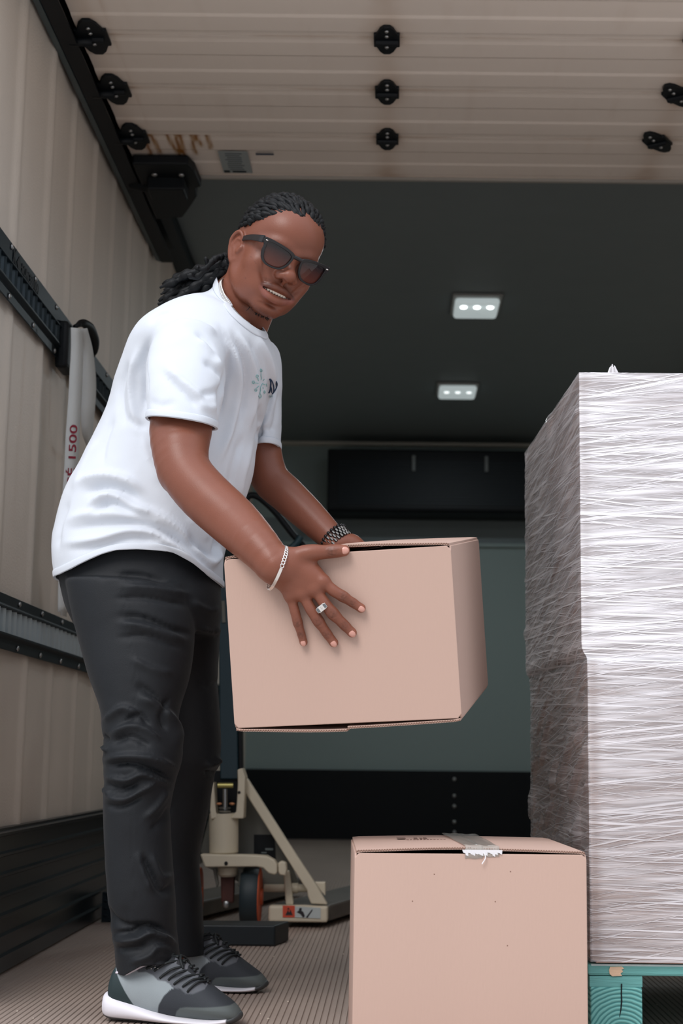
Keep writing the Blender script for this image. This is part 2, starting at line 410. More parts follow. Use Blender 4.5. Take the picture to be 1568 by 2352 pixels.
    for k in range(9):
        f_ = (k + 1) / 11; y = a[1] + (c[1] - a[1]) * f_ - 4.2; w = (.045 if k % 3 else .052)
        b.box(((a[0] + c[0]) / 2 - .004 * (k % 2), y, -.0046), (w, .006, .0006))
    b.build('printed_lines', mat('print_grey', (92, 102, 106), .6), o)
    b = MB(); y = a[1] + (c[1] - a[1]) * .93 - 4.2
    b.box((a[0] + .012, y, -.0046), (.018, .02, .0006)); b.box((a[0] + .052, y, -.0046), (.044, .014, .0006)); b.build('printed_blocks', M['teal_black'], o)
    sticker(587, 350, 629, 354, mat('sticker_blue', (58, 66, 84), .5), 'small_sticker')
roll_door()
def door_track(name, X, label):
    y1 = atz(350, 585, ZD)[1]
    e = empty(name, (X, YW, ZD)); tag(e, label, 'door track')
    b = MB(); Lh = y1 - YW
    prof = [(-.022, -.030), (.022, -.030), (.022, -.024), (-.016, -.024), (-.016, .024), (.022, .024), (.022, .030), (-.022, .030)]
    b.prism(prof, 0, Lh, fr=lambda v: (v[0], v[2], v[1])); b.build('channel', M['black'], e)
    b = MB(); b.prism([(-.045, -.022), (-.024, -.030), (-.024, .0), (-.045, 0)], 0, Lh, fr=lambda v: (v[0], v[2], v[1])); b.build('flange', mat('track_flange', (52, 72, 78), .35, metal=.4), e, bevel=.002)
    for k in range(4):
        b = MB(); b.box((-.03, .3 + k * .62, .09), (.02, .04, .14)); b.build('hanger', M['black'], e)
door_track('door_track', XL + .052, 'black steel track of the roll up door along the left wall')

# ------------------------------------------------------------------ cargo rails on the left wall
def cargo_rail(name, zt, zb, label, upper):
    h = zt - zb; e = empty(name, (XL + .014, YW, zb)); tag(e, label, 'cargo rail', 'slotted cargo rails on the left wall')
    ylen = YB - YW - .05; X = 0.
    b = MB()
    b.prism([(0, 0), (.004, 0), (.004, .024), (.016, .030), (.016, .036), (.004, .036), (0, .036)], 0, ylen, fr=lambda v: (v[0], v[2], v[1]))
    b.prism([(0, h), (.004, h), (.004, h - (.024 if not upper else .05)), (.016, h - (.030 if not upper else .056)), (.016, h - (.036 if not upper else .060)), (0, h - (.036 if not upper else .060))], 0, ylen, fr=lambda v: (v[0], v[2], v[1]))
    top = h - (.036 if not upper else .060)
    b.box((.001, ylen / 2, h / 2), (.002, ylen, h))
    b.build('rail_body', M['teal_black'], e, bevel=.001, seg=1)
    b = MB(); p = .0508; n = int(min(ylen, 4.0) / p); Pf = []
    for i in range(n):
        y = i * p + .01; Pf += [(y + .028 * t, .004 + .011 * math.sin(math.pi * t)) for t in (0, .2, .5, .8, 1)]
    V = [(x_, y_, z_) for z_ in (.034, top + .002) for y_, x_ in Pf]; m_ = len(Pf); b.add(V, [(k, k + 1, m_ + k + 1, m_ + k) for k in range(m_ - 1)])
    s = b.build('slot_bars', mat('rail_bar_' + name, (170, 182, 186) if not upper else (30, 46, 54), .4, metal=.3), e)
    return e, h
er, hr = cargo_rail('cargo_rail', .874, .747, 'dark slotted cargo rail low on the left wall, bright upright bars', False)
eu, hu = cargo_rail('cargo_rail', 1.684, 1.544, 'dark slotted cargo rail high on the left wall, above the strap', True)
for e, zt, zb, tp, bt in ((er, .864, .757, ((75, 1), (148, 1), (220, 1)), ()), (eu, 1.674, 1.554, (), ())):
    for k in range(9):
        y = YW + .30 + .24 * k
        for z in (zt - .002, zb):
            b = MB(); b.ell((.006, y - YW, z - (e.location[2])), (.004, .007, .007), nu=12, nv=8); b.build('screw', M['steel'], e, True)
V, F = text_mesh('K', .072, .0004, .0012)
def place_text(txt, size, y, z, X, m, parent, asp=1., bold=.0012):
    V, F = text_mesh(txt, size, .0004, bold); P = np.stack([X + V[:, 2] + .0004, y + V[:, 0] * asp, z + V[:, 1]], -1)
    b = MB(); b.add(P - np.array(parent.location), F); return b.build('lettering', m, parent)
tb = mat('letter_black', (3, 7, 12), .6)
p = atx(38, 640, XL + .03)
place_text('K', .055, p[1], 1.642, XL + .0195, tb, eu, .9)
place_text('FORCE/1000', .036, p[1] + .085, 1.642, XL + .0195, tb, eu, .9)
b = MB(); b.prism([(-.022, 0), (0, .02), (.022, 0), (0, -.02)], .0, .001, fr=lambda v: (.0045 + v[2], p[1] + .06 - YW + v[0], 1.655 - eu.location[2] + v[1])); b.build('logo_mark', tb, eu)

# ------------------------------------------------------------------ ratchet strap hanging from the upper rail
def ribbon(b, pts, w, wdir, t=.0022):
    """flat strap through pts (world), width w along wdir (per point)"""
    pts = np.asarray(pts, float); n = len(pts); wd = np.asarray(wdir, float)
    if wd.ndim == 1: wd = np.repeat(wd[None], n, 0)
    T = np.gradient(pts, axis=0); T /= np.linalg.norm(T, axis=1)[:, None]
    N = np.cross(T, wd); N /= np.linalg.norm(N, axis=1)[:, None]; wd = wd / np.linalg.norm(wd, axis=1)[:, None]
    w = np.broadcast_to(w, (n,))[:, None]
    V = np.stack([pts + wd * w / 2 + N * t / 2, pts - wd * w / 2 + N * t / 2, pts - wd * w / 2 - N * t / 2, pts + wd * w / 2 - N * t / 2], 1).reshape(-1, 3)
    F = []
    for i in range(n - 1):
        for k in range(4): F.append((4 * i + k, 4 * i + (k + 1) % 4, 4 * i + 4 + (k + 1) % 4, 4 * i + 4 + k))
    F += [(3, 2, 1, 0), tuple(4 * n - 4 + k for k in range(4))]
    b.add(V, F)
def crom(P, n):
    P = np.asarray(P, float); Q = np.vstack([2 * P[0] - P[1], P, 2 * P[-1] - P[-2]]); out = []
    m = len(P) - 1
    for s in np.linspace(0, m, n):
        i = min(int(s), m - 1); t = s - i; a, b_, c, d = Q[i], Q[i + 1], Q[i + 2], Q[i + 3]
        out.append(.5 * ((2 * b_) + (c - a) * t + (2 * a - 5 * b_ + 4 * c - d) * t * t + (3 * b_ - a - 3 * c + d) * t ** 3))
    return np.array(out)
def strap():
    XS = XL + .055
    base = atx(190, 760, XS); e = empty('ratchet_strap', tuple(base)); tag(e, 'light grey webbing strap with red lettering hanging from the upper rail', 'strap')
    web = mat('webbing', (218, 220, 218), .7, noise=.06, nscale=40, bump=.6, bscale=500, stretch=(1, 1, .3)); o = base
    # long tail: centre line given by left / right edges
    ed = [(752, 163, 186), (800, 163, 190), (860, 160, 189), (930, 156, 186), (1000, 151, 182), (1070, 148, 178), (1150, 143, 172), (1250, 138, 163), (1340, 134, 158), (1405, 133, 156)]
    pts = []; ws = []; wd = []
    for y, l, r in ed:
        a = atx(l, y, XS + .02); c = at(r, y + 2, a[1] + .045)
        pts.append((a + c) / 2); ws.append(np.linalg.norm(c - a)); wd.append(c - a)
    pts = crom(pts, 40); ws = crom(np.array(ws)[:, None], 40)[:, 0]; wd = crom(wd, 40)
    b = MB(); ribbon(b, pts - o, ws, wd); b.build('webbing_tail', web, e, True)
    # lettering, running upwards on the tail
    V, F = text_mesh('RC\u00c9 1500', 1., .0, .012); x0 = V[:, 0].min(); x1 = V[:, 0].max()
    ya, yb = 1150, 975
    P = []
    for v in V:
        f = (v[0] - x0) / (x1 - x0); py = ya + (yb - ya) * f
        s = np.interp(py, [q[0] for q in ed], np.linspace(0, 1, len(ed)))
        i = s * 39; k = int(min(i, 38)); t = i - k
        c = pts[k] * (1 - t) + pts[k + 1] * t; w_ = wd[k] / np.linalg.norm(wd[k])
        P.append(c + w_ * ws[k] * (.28 - v[1] * .78) + np.array([.0016, -.0022, 0]))
    b = MB(); b.add(np.array(P) - o, F); b.build('lettering', mat('letter_red', (150, 40, 62), .7), e)
    # front loop
    ed2 = [(758, 172, 200), (800, 187, 211), (850, 189, 218), (900, 188, 220), (950, 186, 217), (1000, 190, 212), (1035, 205, 210)]
    pts = []; ws = []; wd = []
    for y, l, r in ed2:
        a = atx(l, y, XS); c = at(r, y - 4, a[1] + .05); pts.append((a + c) / 2); ws.append(np.linalg.norm(c - a)); wd.append(c - a)
    pts = crom(pts, 30); ws = crom(np.array(ws)[:, None], 30)[:, 0]; wd = crom(wd, 30)
    b = MB(); ribbon(b, pts - o, ws, wd); b.build('webbing_loop', web, e, True)
    # lower end with stitched fold showing beside the hip
    pts = [atx(146, y, XS + .01) for y in (1300, 1350, 1415)]
    b = MB(); ribbon(b, np.array(pts) - o, .04, np.array([.15, 1, 0])); b.build('webbing_end', web, e, True)
    b = MB(); b.box(pts[1] - o + np.array([.004, 0, -.02]), (.006, .034, .03)); b.build('stitched_fold', web, e, bevel=.004)
    # end fitting and buckle
    q = atx(190, 750, XS - .01) - o
    b = MB(); P = crom([atx(176, 748, XS) - o, atx(190, 742, XS + .01) - o, atx(205, 752, XS + .012) - o, atx(216, 775, XS + .01) - o, atx(218, 800, XS) - o, atx(213, 818, XS - .01) - o], 16)
    b.tube(P, [.006, .008, .010, .011, .012, .013, .014, .014, .013, .013, .013, .012, .011, .010, .008, .006], 10); b.build('buckle', M['black'], e, True)
    b = MB(); b.tube([atx(172, 750, XS) - o, atx(192, 741, XS + .012) - o], .006, 10); b.build('latch_bar', M['black'], e, True)
    b = MB(); b.box(atx(150, 800, XL + .03) - o, (.035, .10, .13)); b.build('end_fitting', M['black'], e, bevel=.012, seg=3)
strap()
# small pale debris on the floor
b = MB()
for i in range(70):
    x = -.85 + 1.7 * rng.random(); y = 3.0 + 1.6 * rng.random() ** 1.5; a = rng.random() * 3.14; l = .0015 + .003 * rng.random()
    b.box((x, y, .0012), (l, l * .4, .0018), np.array([[math.cos(a), -math.sin(a), 0], [math.sin(a), math.cos(a), 0], [0, 0, 1]]))
tag(b.build('wood_chips', mat('chips', (215, 205, 190), .8)), 'pale crumbs scattered over the truck floor', 'debris', kind='stuff')
# ------------------------------------------------------------------ cardboard boxes
def eulM(a):
    return (Matrix.Rotation(a[2], 3, 'Z') @ Matrix.Rotation(a[1], 3, 'Y') @ Matrix.Rotation(a[0], 3, 'X'))
def carton(name, cen, rot, dims, lift_t, lift_b, label, group=None):
    w, d, h = dims; t = .0045
    e = empty(name); e.rotation_mode = 'XYZ'; e.rotation_euler = eulM(rot).to_euler()
    e.location = Vector(cen) - eulM(rot) @ Vector((0, 0, h / 2)); tag(e, label, 'cardboard box', group)
    b = MB(); c = .007; zb, zt = t * 1.3, h - t * 1.3
    def wallp(wid, fr):
        P = [(-wid / 2 + c, zb), (wid / 2 - c, zb), (wid / 2, zb + c * 1.2), (wid / 2, zt - c * 1.2), (wid / 2 - c, zt), (-wid / 2 + c, zt), (-wid / 2, zt - c * 1.2), (-wid / 2, zb + c * 1.2)]
        b.prism(P, 0, t, fr=fr)
    wallp(w, lambda v: (v[0], -d / 2 + v[2], v[1])); wallp(w, lambda v: (v[0], d / 2 - v[2], v[1]))
    wallp(d - .001, lambda v: (-w / 2 + v[2], v[0], v[1])); wallp(d - .001, lambda v: (w / 2 - v[2], v[0], v[1]))
    o = b.build('carton_body', M['card'], e, bevel=.0014, seg=2)
    # inner flaps (run front to back) keep the inside dark
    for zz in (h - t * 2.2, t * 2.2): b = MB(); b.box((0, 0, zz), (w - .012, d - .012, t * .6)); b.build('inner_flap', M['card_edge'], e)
    for top, lf in ((1, lift_t), (0, lift_b)):
        for s, L in ((-1, lf[0]), (1, lf[1])):
            nx, ny = 14, 6
            def f(u, v):
                x = (w / 2) * (1 - u) + .0008 * u; y = -d / 2 + .0005 + (d - .001) * v
                z = L * np.sin(u * math.pi / 2) ** 1.3 * (.75 + .25 * np.cos((v - .2) * 3))
                ch = np.clip(1 - u / .03, 0, 1) * .003
                return np.stack([s * (x - ch), y, (h - t + z - ch * .5) if top else (t - z + ch * .5)], -1)
            V1, F1, _ = grid(nx, ny, f); V2 = V1.copy(); V2[:, 2] += t if top else -t
            b = MB(); n = len(V1); a = np.arange(n).reshape(nx, ny)
            ring = list(a[:, 0]) + list(a[-1, 1:]) + list(a[-2::-1, -1]) + list(a[0, -2:0:-1])
            Fs = [tuple(r) for r in F1] + [tuple(r[::-1] + n) for r in F1] + [(ring[i], ring[(i + 1) % len(ring)], ring[(i + 1) % len(ring)] + n, ring[i] + n) for i in range(len(ring))]
            b.add(np.vstack([V1, V2]), Fs); fo = b.build('top_flap' if top else 'bottom_flap', M['card'], e, auto=40)
            # corrugated cut edge seen from the front: fluting between the two liners
            q = MB(); P = []
            for i in range(90):
                u = i / 89; v0 = f(np.array([u]), np.array([0.]))[0]; zz = v0[2] + (t * .5 if top else -t * .5) + (.0011 if i % 2 else -.0011)
                P.append((v0[0], v0[1] - .0006, zz))
            q.tube(P, .00075, 5); q.build('fluted_edge', M['card_edge'], fo)
    return e, (w, d, h, t)
HB_C, HB_R, HB_D = (-.0521, 3.0, .7632), (.1627, -.0502, -.1642), (.4176, .5117, .3204)
held, _ = carton('cardboard_box', HB_C, HB_R, HB_D, (.005, .008), (.009, .004), 'plain tan cardboard box held up in both hands by the man in the white t-shirt')
HM = eulM(HB_R)
hn = np.array(HM @ Vector((0, -1, 0))); hp0 = np.array(Vector(HB_C) + HM @ Vector((0, -HB_D[1] / 2, 0)))
def hp(x, y, off=0.): return atp(x, y, hp0 + hn * off, hn)       # a point over the front of the held box
def on_local(e, f): return f
tape_m = mat('clear_tape', (188, 180, 170), .12, spec=.8, alpha=.45)
# lower box
LBH = .3564
low, (w, d, h, t) = carton('cardboard_box', (.1283, 2.85, LBH / 2), (0, 0, .0403), (.3925, .4351, LBH), (.006, .0045), (.0, .0), 'closed cardboard box with clear tape standing on the floor in front of the wrapped stack')
def tape_strip(e, x0, x1, zt, w, d, h, front, name='packing_tape', sk=0.):
    nx = 8; ny = 14; V = []
    P = [(d / 2 - .01 - (d - .012) * k / (ny - 1), zt) for k in range(ny)] + [(-d / 2 - .0012, zt - .004), (-d / 2 - .0016, zt - .012), (-d / 2 - .0014, zt - front)]
    for y, z in P:
        for k in range(nx):
            u = k / (nx - 1); x = x0 + (x1 - x0) * u + sk * (y + d / 2)
            V.append((x, y, z + .0014 * (1 if z > zt - .001 else 0) + .0006 * math.sin(u * 9 + y * 30)))
    V = np.array(V); a = np.arange(len(V)).reshape(len(P), nx)
    F = np.stack([a[:-1, :-1], a[1:, :-1], a[1:, 1:], a[:-1, 1:]], -1).reshape(-1, 4)
    o = mesh_obj(name, V, F, tape_m, e, True); s = o.modifiers.new('t', 'SOLIDIFY'); s.thickness = .0003; return o
tape_strip(low, -.010, .020, LBH + .0065, w, d, h, .02, sk=-.02); tape_strip(low, .012, .048, LBH + .0055, w, d, h, .016, sk=.0)
white = mat('torn_tape', (240, 238, 240), .35, alpha=.8)
b = MB()
rs = np.random.default_rng(3)
for k in range(16):
    x = -.012 + .062 * k / 15; l = .004 + .007 * rs.random(); V = [(x - .003, -d / 2 - .0022, LBH + .001), (x + .003, -d / 2 - .0022, LBH + .001), (x + .002 + .002 * rs.random(), -d / 2 - .0026, LBH - l), (x - .001, -d / 2 - .0026, LBH - l * .8)]
    b.add(V, [(0, 1, 2, 3)])
P = crom([(.022, -d / 2 - .003, LBH - .004), (.024, -d / 2 - .006, LBH - .012), (.018, -d / 2 - .007, LBH - .022)], 8); b.tube(P, .001, 6)
b.build('torn_tape_end', white, low)
ink = mat('faded_ink', (112, 88, 78), .8)
b = MB()
for (x, y, lx, ly) in ((-.105, .06, .016, .03), (-.078, .06, .006, .035), (-.068, .06, .004, .03), (-.060, .065, .006, .035)):
    b.box((x, y, LBH + .0030 - .0045 + .0045 + .002), (lx, ly, .0008))
for k in range(12): b.box((-.095 + k * .0062, .02, LBH + .0050), (.004, .006, .0008))
b.build('printed_marks', ink, low)
b = MB()
for (px, py) in ((997, 2008), (1172, 2002), (947, 2070), (1137, 2071), (1165, 2172)):
    pw = atp(px, py, np.array([.1283, 2.85, .18]) + np.array(eulM((0, 0, .0403)) @ Vector((0, -.4351 / 2, 0))), np.array(eulM((0, 0, .0403)) @ Vector((0, -1, 0))))
    bl = Matrix(eulM((0, 0, .0403))).transposed() @ (Vector(pw) - low.location); b = MB(); b.ell(bl, (.0011, .0006, .0011), nu=8, nv=5); b.build('speck', M['card_edge'], low)

# ------------------------------------------------------------------ pallet and the two wrapped boxes
YP = 2.92
pl = at(1352, 2200, YP); PX0 = pl[0] - .002; PZ = .137; PW, PD = 1.10, .82
teal_w = mat('teal_painted_wood', (104, 168, 164), .75, noise=.16, nscale=6, bump=.6, bscale=40, stretch=(.6, .6, 9))
def endgrain():
    m = mat('teal_end_grain', (96, 164, 160), .8); nt = m.node_tree; bs = nt.nodes['Principled BSDF']
    tc = nt.nodes.new('ShaderNodeTexCoord'); mp = nt.nodes.new('ShaderNodeMapping'); mp.inputs['Location'].default_value = (-.012, 0, .055)
    wv = nt.nodes.new('ShaderNodeTexWave'); wv.wave_type = 'RINGS'; wv.rings_direction = 'Y'; wv.inputs['Scale'].default_value = 42; wv.inputs['Distortion'].default_value = 3.2; wv.inputs['Detail'].default_value = 3; wv.inputs['Detail Scale'].default_value = .5
    nt.links.new(tc.outputs['Object'], mp.inputs[0]); nt.links.new(mp.outputs[0], wv.inputs[0])
    r = nt.nodes.new('ShaderNodeValToRGB'); r.color_ramp.elements[0].color = L4((70, 136, 134)); r.color_ramp.elements[0].position = .1; r.color_ramp.elements[1].color = L4((122, 188, 182)); r.color_ramp.elements[1].position = .6
    nt.links.new(wv.outputs[0], r.inputs[0]); nt.links.new(r.outputs[0], bs.inputs['Base Color'])
    bp = nt.nodes.new('ShaderNodeBump'); bp.inputs['Strength'].default_value = .5; bp.inputs['Distance'].default_value = .002; nt.links.new(wv.outputs[0], bp.inputs['Height']); nt.links.new(bp.outputs[0], bs.inputs['Normal'])
    return m
eg = endgrain()
def pallet():
    e = empty('pallet', (PX0 + PW / 2, YP + PD / 2, 0)); tag(e, 'turquoise painted wooden block pallet under the wrapped boxes', 'pallet')
    hw, hd = PW / 2, PD / 2
    for k in range(7):
        y = -hd + .05 + k * (PD - .10) / 6
        b = MB(); b.box((0, y, PZ - .0115), (PW, .098, .021)); b.build('deck_board', teal_w, e, bevel=.0045, seg=2)
    for x in (-hw + .052, 0, hw - .052):
        b = MB(); b.box((x, 0, PZ - .0325), (.098, PD - .004, .0195)); b.build('stringer_board', teal_w, e, bevel=.001)
        b = MB(); b.box((x, 0, .009), (.098, PD, .018)); b.build('bottom_board', teal_w, e, bevel=.001)
        for y in (-hd + .05, 0, hd - .05):
            b = MB(); b.box((0, 0, 0), (.096, .10, PZ - .042 - .0185)); bo = b.build('block', eg, e, bevel=.003); bo.location = (x, y, (PZ - .042 + .018) / 2)
    b = MB(); b.box((0, -hd + .0035, PZ - .0035), (PW - .012, .0042, .0042), np.array(Matrix.Rotation(R_(45), 3, 'X'))); b.build('worn_edge', mat('worn_pale_paint', (204, 224, 224), .6, noise=.15, nscale=60), e, bevel=.0008)
    # split in the first block, bare chipped wood on the deck board
    b = MB(); x = -hw + .052 + .009; P = [(0, .101), (.0022, .101), (.0015, .085), (.002, .07), (0, .055), (-.003, .042), (-.004, .042), (-.002, .056), (-.0008, .07), (-.001, .085)]
    b.prism([(x + p, z) for p, z in P], -hd - .0006, -hd + .01, fr=lambda v: (v[0], v[2], v[1])); b.build('split', mat('deep_crack', (14, 20, 24), .9), e)
    b = MB(); P = [(-.012, .0), (-.010, .006), (.012, .0065), (.016, .003), (.011, .001), (.014, -.002), (.009, -.006), (.012, -.010), (-.006, -.011), (-.011, -.007)]
    b.prism([(x - .010 + p, PZ - .0115 + z) for p, z in P], -hd - .0008, -hd + .002, fr=lambda v: (v[0], v[2], v[1])); b.build('bare_wood_chip', mat('bare_wood', (222, 190, 160), .8, noise=.15, nscale=60, stretch=(1, 1, 12)), e)
pallet()
ZJ = at(1345, 1508, YP - .01)[2]; ZT = at(1335, 862, YP - .01)[2]
XU = at(1337, 1200, YP - .01)[0]; XLo = at(1356, 1800, YP - .01)[0]
SK = -.035   # the stack's far left corner sits a little further left than its near one
def big_box(x0, z0, z1, label):
    w = PX0 + PW - .01 - x0; cy = YP - .006 + .40; dd = .80
    e = empty('wrapped_box', (x0 + w / 2, cy, z0)); tag(e, label, 'cardboard box', 'large boxes stacked on the pallet')
    hw, hd, h = w / 2, dd / 2, z1 - z0
    b = MB(); V = [(-hw, -hd), (hw, -hd), (hw + SK, hd), (-hw + SK, hd)]
    b.prism(V, .0045, h - .0045); b.build('carton_body', M['card'], e, bevel=.003)
    for z in (.0, h - .004):
        b = MB(); b.prism([(x * .985, y * .985) for x, y in V], z, z + .004); b.build('flaps', M['card'], e, bevel=.001)
    return e
big_box(XU, ZJ + .001, ZT, 'upper large cardboard box under stretch film, top of the stack on the pallet')
big_box(XLo, PZ + .001, ZJ - .001, 'lower large cardboard box under stretch film, resting on the turquoise pallet')
def film():
    nu, nv = 760, 640; off = .004; zlo, zhi = PZ - .0 + .004, ZT + .006
    x1 = PX0 + PW - .01; yb = YP - .006 + .80; yf = YP - .006
    # perimeter (left-back -> left-front -> right-front -> right-back -> close)
    def fn(u, v):
        z = zlo + (zhi - zlo) * v
        s = 1 / (1 + np.exp(-(z - ZJ) / .006)); xl = XLo + (XU - XLo) * s - off; waist = .004 * np.exp(-((z - ZJ) / .010) ** 2)
        xl = xl + waist; yf_ = yf - off + waist
        L1, L2 = .80, x1 - .36
        tot = 2 * L1 + 2 * L2; q = np.where(u < .42, u / .42 * L1, np.where(u < .86, L1 + (u - .42) / .44 * L2 , L1 + L2 + (u - .86) / .14 * (L1 + L2)))
        x = np.where(q < L1, xl + SK * (1 - q / L1), np.where(q < L1 + L2, xl + (x1 + off - xl) * (q - L1) / L2, np.where(q < 2 * L1 + L2, x1 + off + SK * (q - L1 - L2) / L1, x1 + off + SK - (x1 + off - xl) * (q - 2 * L1 - L2) / L2)))
        y = np.where(q < L1, yb + off - (yb - yf + 2 * off) * q / L1, np.where(q < L1 + L2, yf_, np.where(q < 2 * L1 + L2, yf - off + (yb - yf + 2 * off) * (q - L1 - L2) / L1, yb + off)))
        nx = np.where(q < L1, -1., np.where(q < L1 + L2, 0, np.where(q < 2 * L1 + L2, 1, 0))); ny = np.where(q < L1, 0, np.where(q < L1 + L2, -1., np.where(q < 2 * L1 + L2, 0, 1)))
        side = (q < L1)
        def r(P, s, a): c_, s_ = math.cos(a), math.sin(a); return vnoise(np.stack([(P[:, 0] * c_ + P[:, 1] * s_) * s[0], (-P[:, 0] * s_ + P[:, 1] * c_) * s[1], P[:, 0] * 0], -1), 1)
        P = np.stack([q, z, z * 0], -1)
        d = .0011 * (1 - np.abs(r(P, (2, 50), .12))) ** 2 + .0009 * (1 - np.abs(r(P, (2.5, 70), -.10))) ** 2 + .0006 * r(P, (3, 40), .02)
        big = np.clip(r(P + 9, (9, 34), .45) - .12, 0, 1) * np.clip((.75 - z) / .25, 0, 1) + np.clip(r(P + 5, (6, 40), .30) - .35, 0, 1) * np.clip((z - .5) / .2, 0, 1) * .5
        d = np.where(side, d * 1.0 + .014 * big, d)
        edge = np.minimum(np.abs(q - L1), np.abs(q - L1 - L2)); d = d * np.clip(edge / .02, .15, 1)
        fold = np.clip((v - .9965) / .0035, 0, 1)
        return np.stack([x + nx * d - nx * 0.02 * 0, y + ny * d, z], -1), q, z
    u, v = np.meshgrid(np.linspace(0, 1, nu), np.linspace(0, 1, nv), indexing='ij')
    V, q, z = fn(u.ravel(), v.ravel()); a = np.arange(nu * nv).reshape(nu, nv)
    F = np.stack([a[:-1, :-1], a[1:, :-1], a[1:, 1:], a[:-1, 1:]], -1).reshape(-1, 4)
    cov = np.where(z > ZJ, .97, .60) + .22 * fbm(np.stack([q * 1.2, z * 5, q * 0], -1), 1.5, 3); cov += .25 * np.exp(-((z - ZJ - .01) / .03) ** 2)
    cov -= .22 * np.exp(-(np.abs(q - .81) / .012) ** 2)
    cov = np.where(q < .8, cov * .42, cov)
    cov = np.clip(cov, 0, 1); c = np.stack([cov] * 3, 1)
    m = bpy.data.materials.new('stretch_film'); m.use_nodes = True; nt = m.node_tree; bs = nt.nodes['Principled BSDF']; out = nt.nodes['Material Output']
    bs.inputs['Base Color'].default_value = L4((250, 248, 252)); bs.inputs['Roughness'].default_value = .35; bs.inputs['Specular IOR Level'].default_value = .7
    uvn = nt.nodes.new('ShaderNodeUVMap'); acc = None
    for rot, sx, sy, lo, hi in ((.03, 2.2, 150, .50, .64), (-.12, 1.6, 210, .53, .66), (-.22, 2.0, 170, .56, .68), (.12, 2.4, 190, .57, .70), (-.05, 5, 60, .45, .75)):
        vr = nt.nodes.new('ShaderNodeVectorRotate'); vr.rotation_type = 'Z_AXIS'; vr.inputs['Angle'].default_value = rot; nt.links.new(uvn.outputs[0], vr.inputs['Vector'])
        mp = nt.nodes.new('ShaderNodeMapping'); mp.inputs['Scale'].default_value = (sx, sy, 1); nt.links.new(vr.outputs[0], mp.inputs[0])
        n = nt.nodes.new('ShaderNodeTexNoise'); n.inputs['Scale'].default_value = 1; n.inputs['Detail'].default_value = 2.5; nt.links.new(mp.outputs[0], n.inputs[0])
        mr = nt.nodes.new('ShaderNodeMapRange'); mr.inputs[1].default_value = lo; mr.inputs[2].default_value = hi; nt.links.new(n.outputs[0], mr.inputs[0])
        if acc is None: acc = mr.outputs[0]
        else:
            mx = nt.nodes.new('ShaderNodeMath'); mx.operation = 'MAXIMUM'; nt.links.new(acc, mx.inputs[0]); nt.links.new(mr.outputs[0], mx.inputs[1]); acc = mx.outputs[0]
    at_ = nt.nodes.new('ShaderNodeAttribute'); at_.attribute_name = 'Col'
    mm = nt.nodes.new('ShaderNodeMath'); mm.operation = 'MULTIPLY_ADD'; nt.links.new(acc, mm.inputs[0]); mm.inputs[1].default_value = .72; mm.inputs[2].default_value = .42
    m2 = nt.nodes.new('ShaderNodeMath'); m2.operation = 'MULTIPLY'; m2.use_clamp = True; nt.links.new(mm.outputs[0], m2.inputs[0]); nt.links.new(at_.outputs['Fac'], m2.inputs[1])
    bp = nt.nodes.new('ShaderNodeBump'); bp.inputs['Strength'].default_value = .8; bp.inputs['Distance'].default_value = .0022; nt.links.new(acc, bp.inputs['Height']); nt.links.new(bp.outputs[0], bs.inputs['Normal'])
    tr = nt.nodes.new('ShaderNodeBsdfTransparent'); mix = nt.nodes.new('ShaderNodeMixShader')
    gl = nt.nodes.new('ShaderNodeBsdfGlossy'); gl.inputs['Roughness'].default_value = .16; nt.links.new(bp.outputs[0], gl.inputs['Normal'])
    fr = nt.nodes.new('ShaderNodeFresnel'); fr.inputs[0].default_value = 1.5; nt.links.new(bp.outputs[0], fr.inputs['Normal']); mix2 = nt.nodes.new('ShaderNodeMixShader')
    nt.links.new(fr.outputs[0], mix2.inputs[0]); nt.links.new(tr.outputs[0], mix2.inputs[1]); nt.links.new(gl.outputs[0], mix2.inputs[2])
    nt.links.new(m2.outputs[0], mix.inputs[0]); nt.links.new(mix2.outputs[0], mix.inputs[1]); nt.links.new(bs.outputs[0], mix.inputs[2]); nt.links.new(mix.outputs[0], out.inputs[0])
    o = mesh_obj('stretch_film', V, F, m, None, True, col=c, uv=np.stack([q, z], -1))
    tag(o, 'clear crinkled stretch film wound around the two large boxes on the pallet', 'stretch film')
    # gathered tuft and top layer
    b = MB(); p = at(1407, 850, YP + .02)
    for k in range(5): b.tube([p + np.array([.004 * k - .008, .004 * (k % 2), -.006]), p + np.array([.002 * k - .005, 0, .006 + .003 * (k % 3)])], [.003, .0012], 6)
    b.build('film_tuft', white, o)
    V = np.array([(x, y, 0) for x, y in ((XU - .004, yf - .004), (x1 + .004, yf - .004), (x1 + SK + .004, yb + .004), (XU + SK - .004, yb + .004))])
    Vg, Fg, uvg = grid(60, 60, lambda u, v: np.stack([(XU - .003) + (x1 - XU + .006) * u + SK * v, yf - .003 + (yb - yf + .006) * v, zhi - .001 + .004 * fbm(np.stack([u * 4, v * 20, u * 0], -1), 1.5, 3) * np.sin(math.pi * v)], -1))
    mesh_obj('film_top', Vg, Fg, m, o, True, col=np.full((3600, 3), .6), uv=uvg)
film()

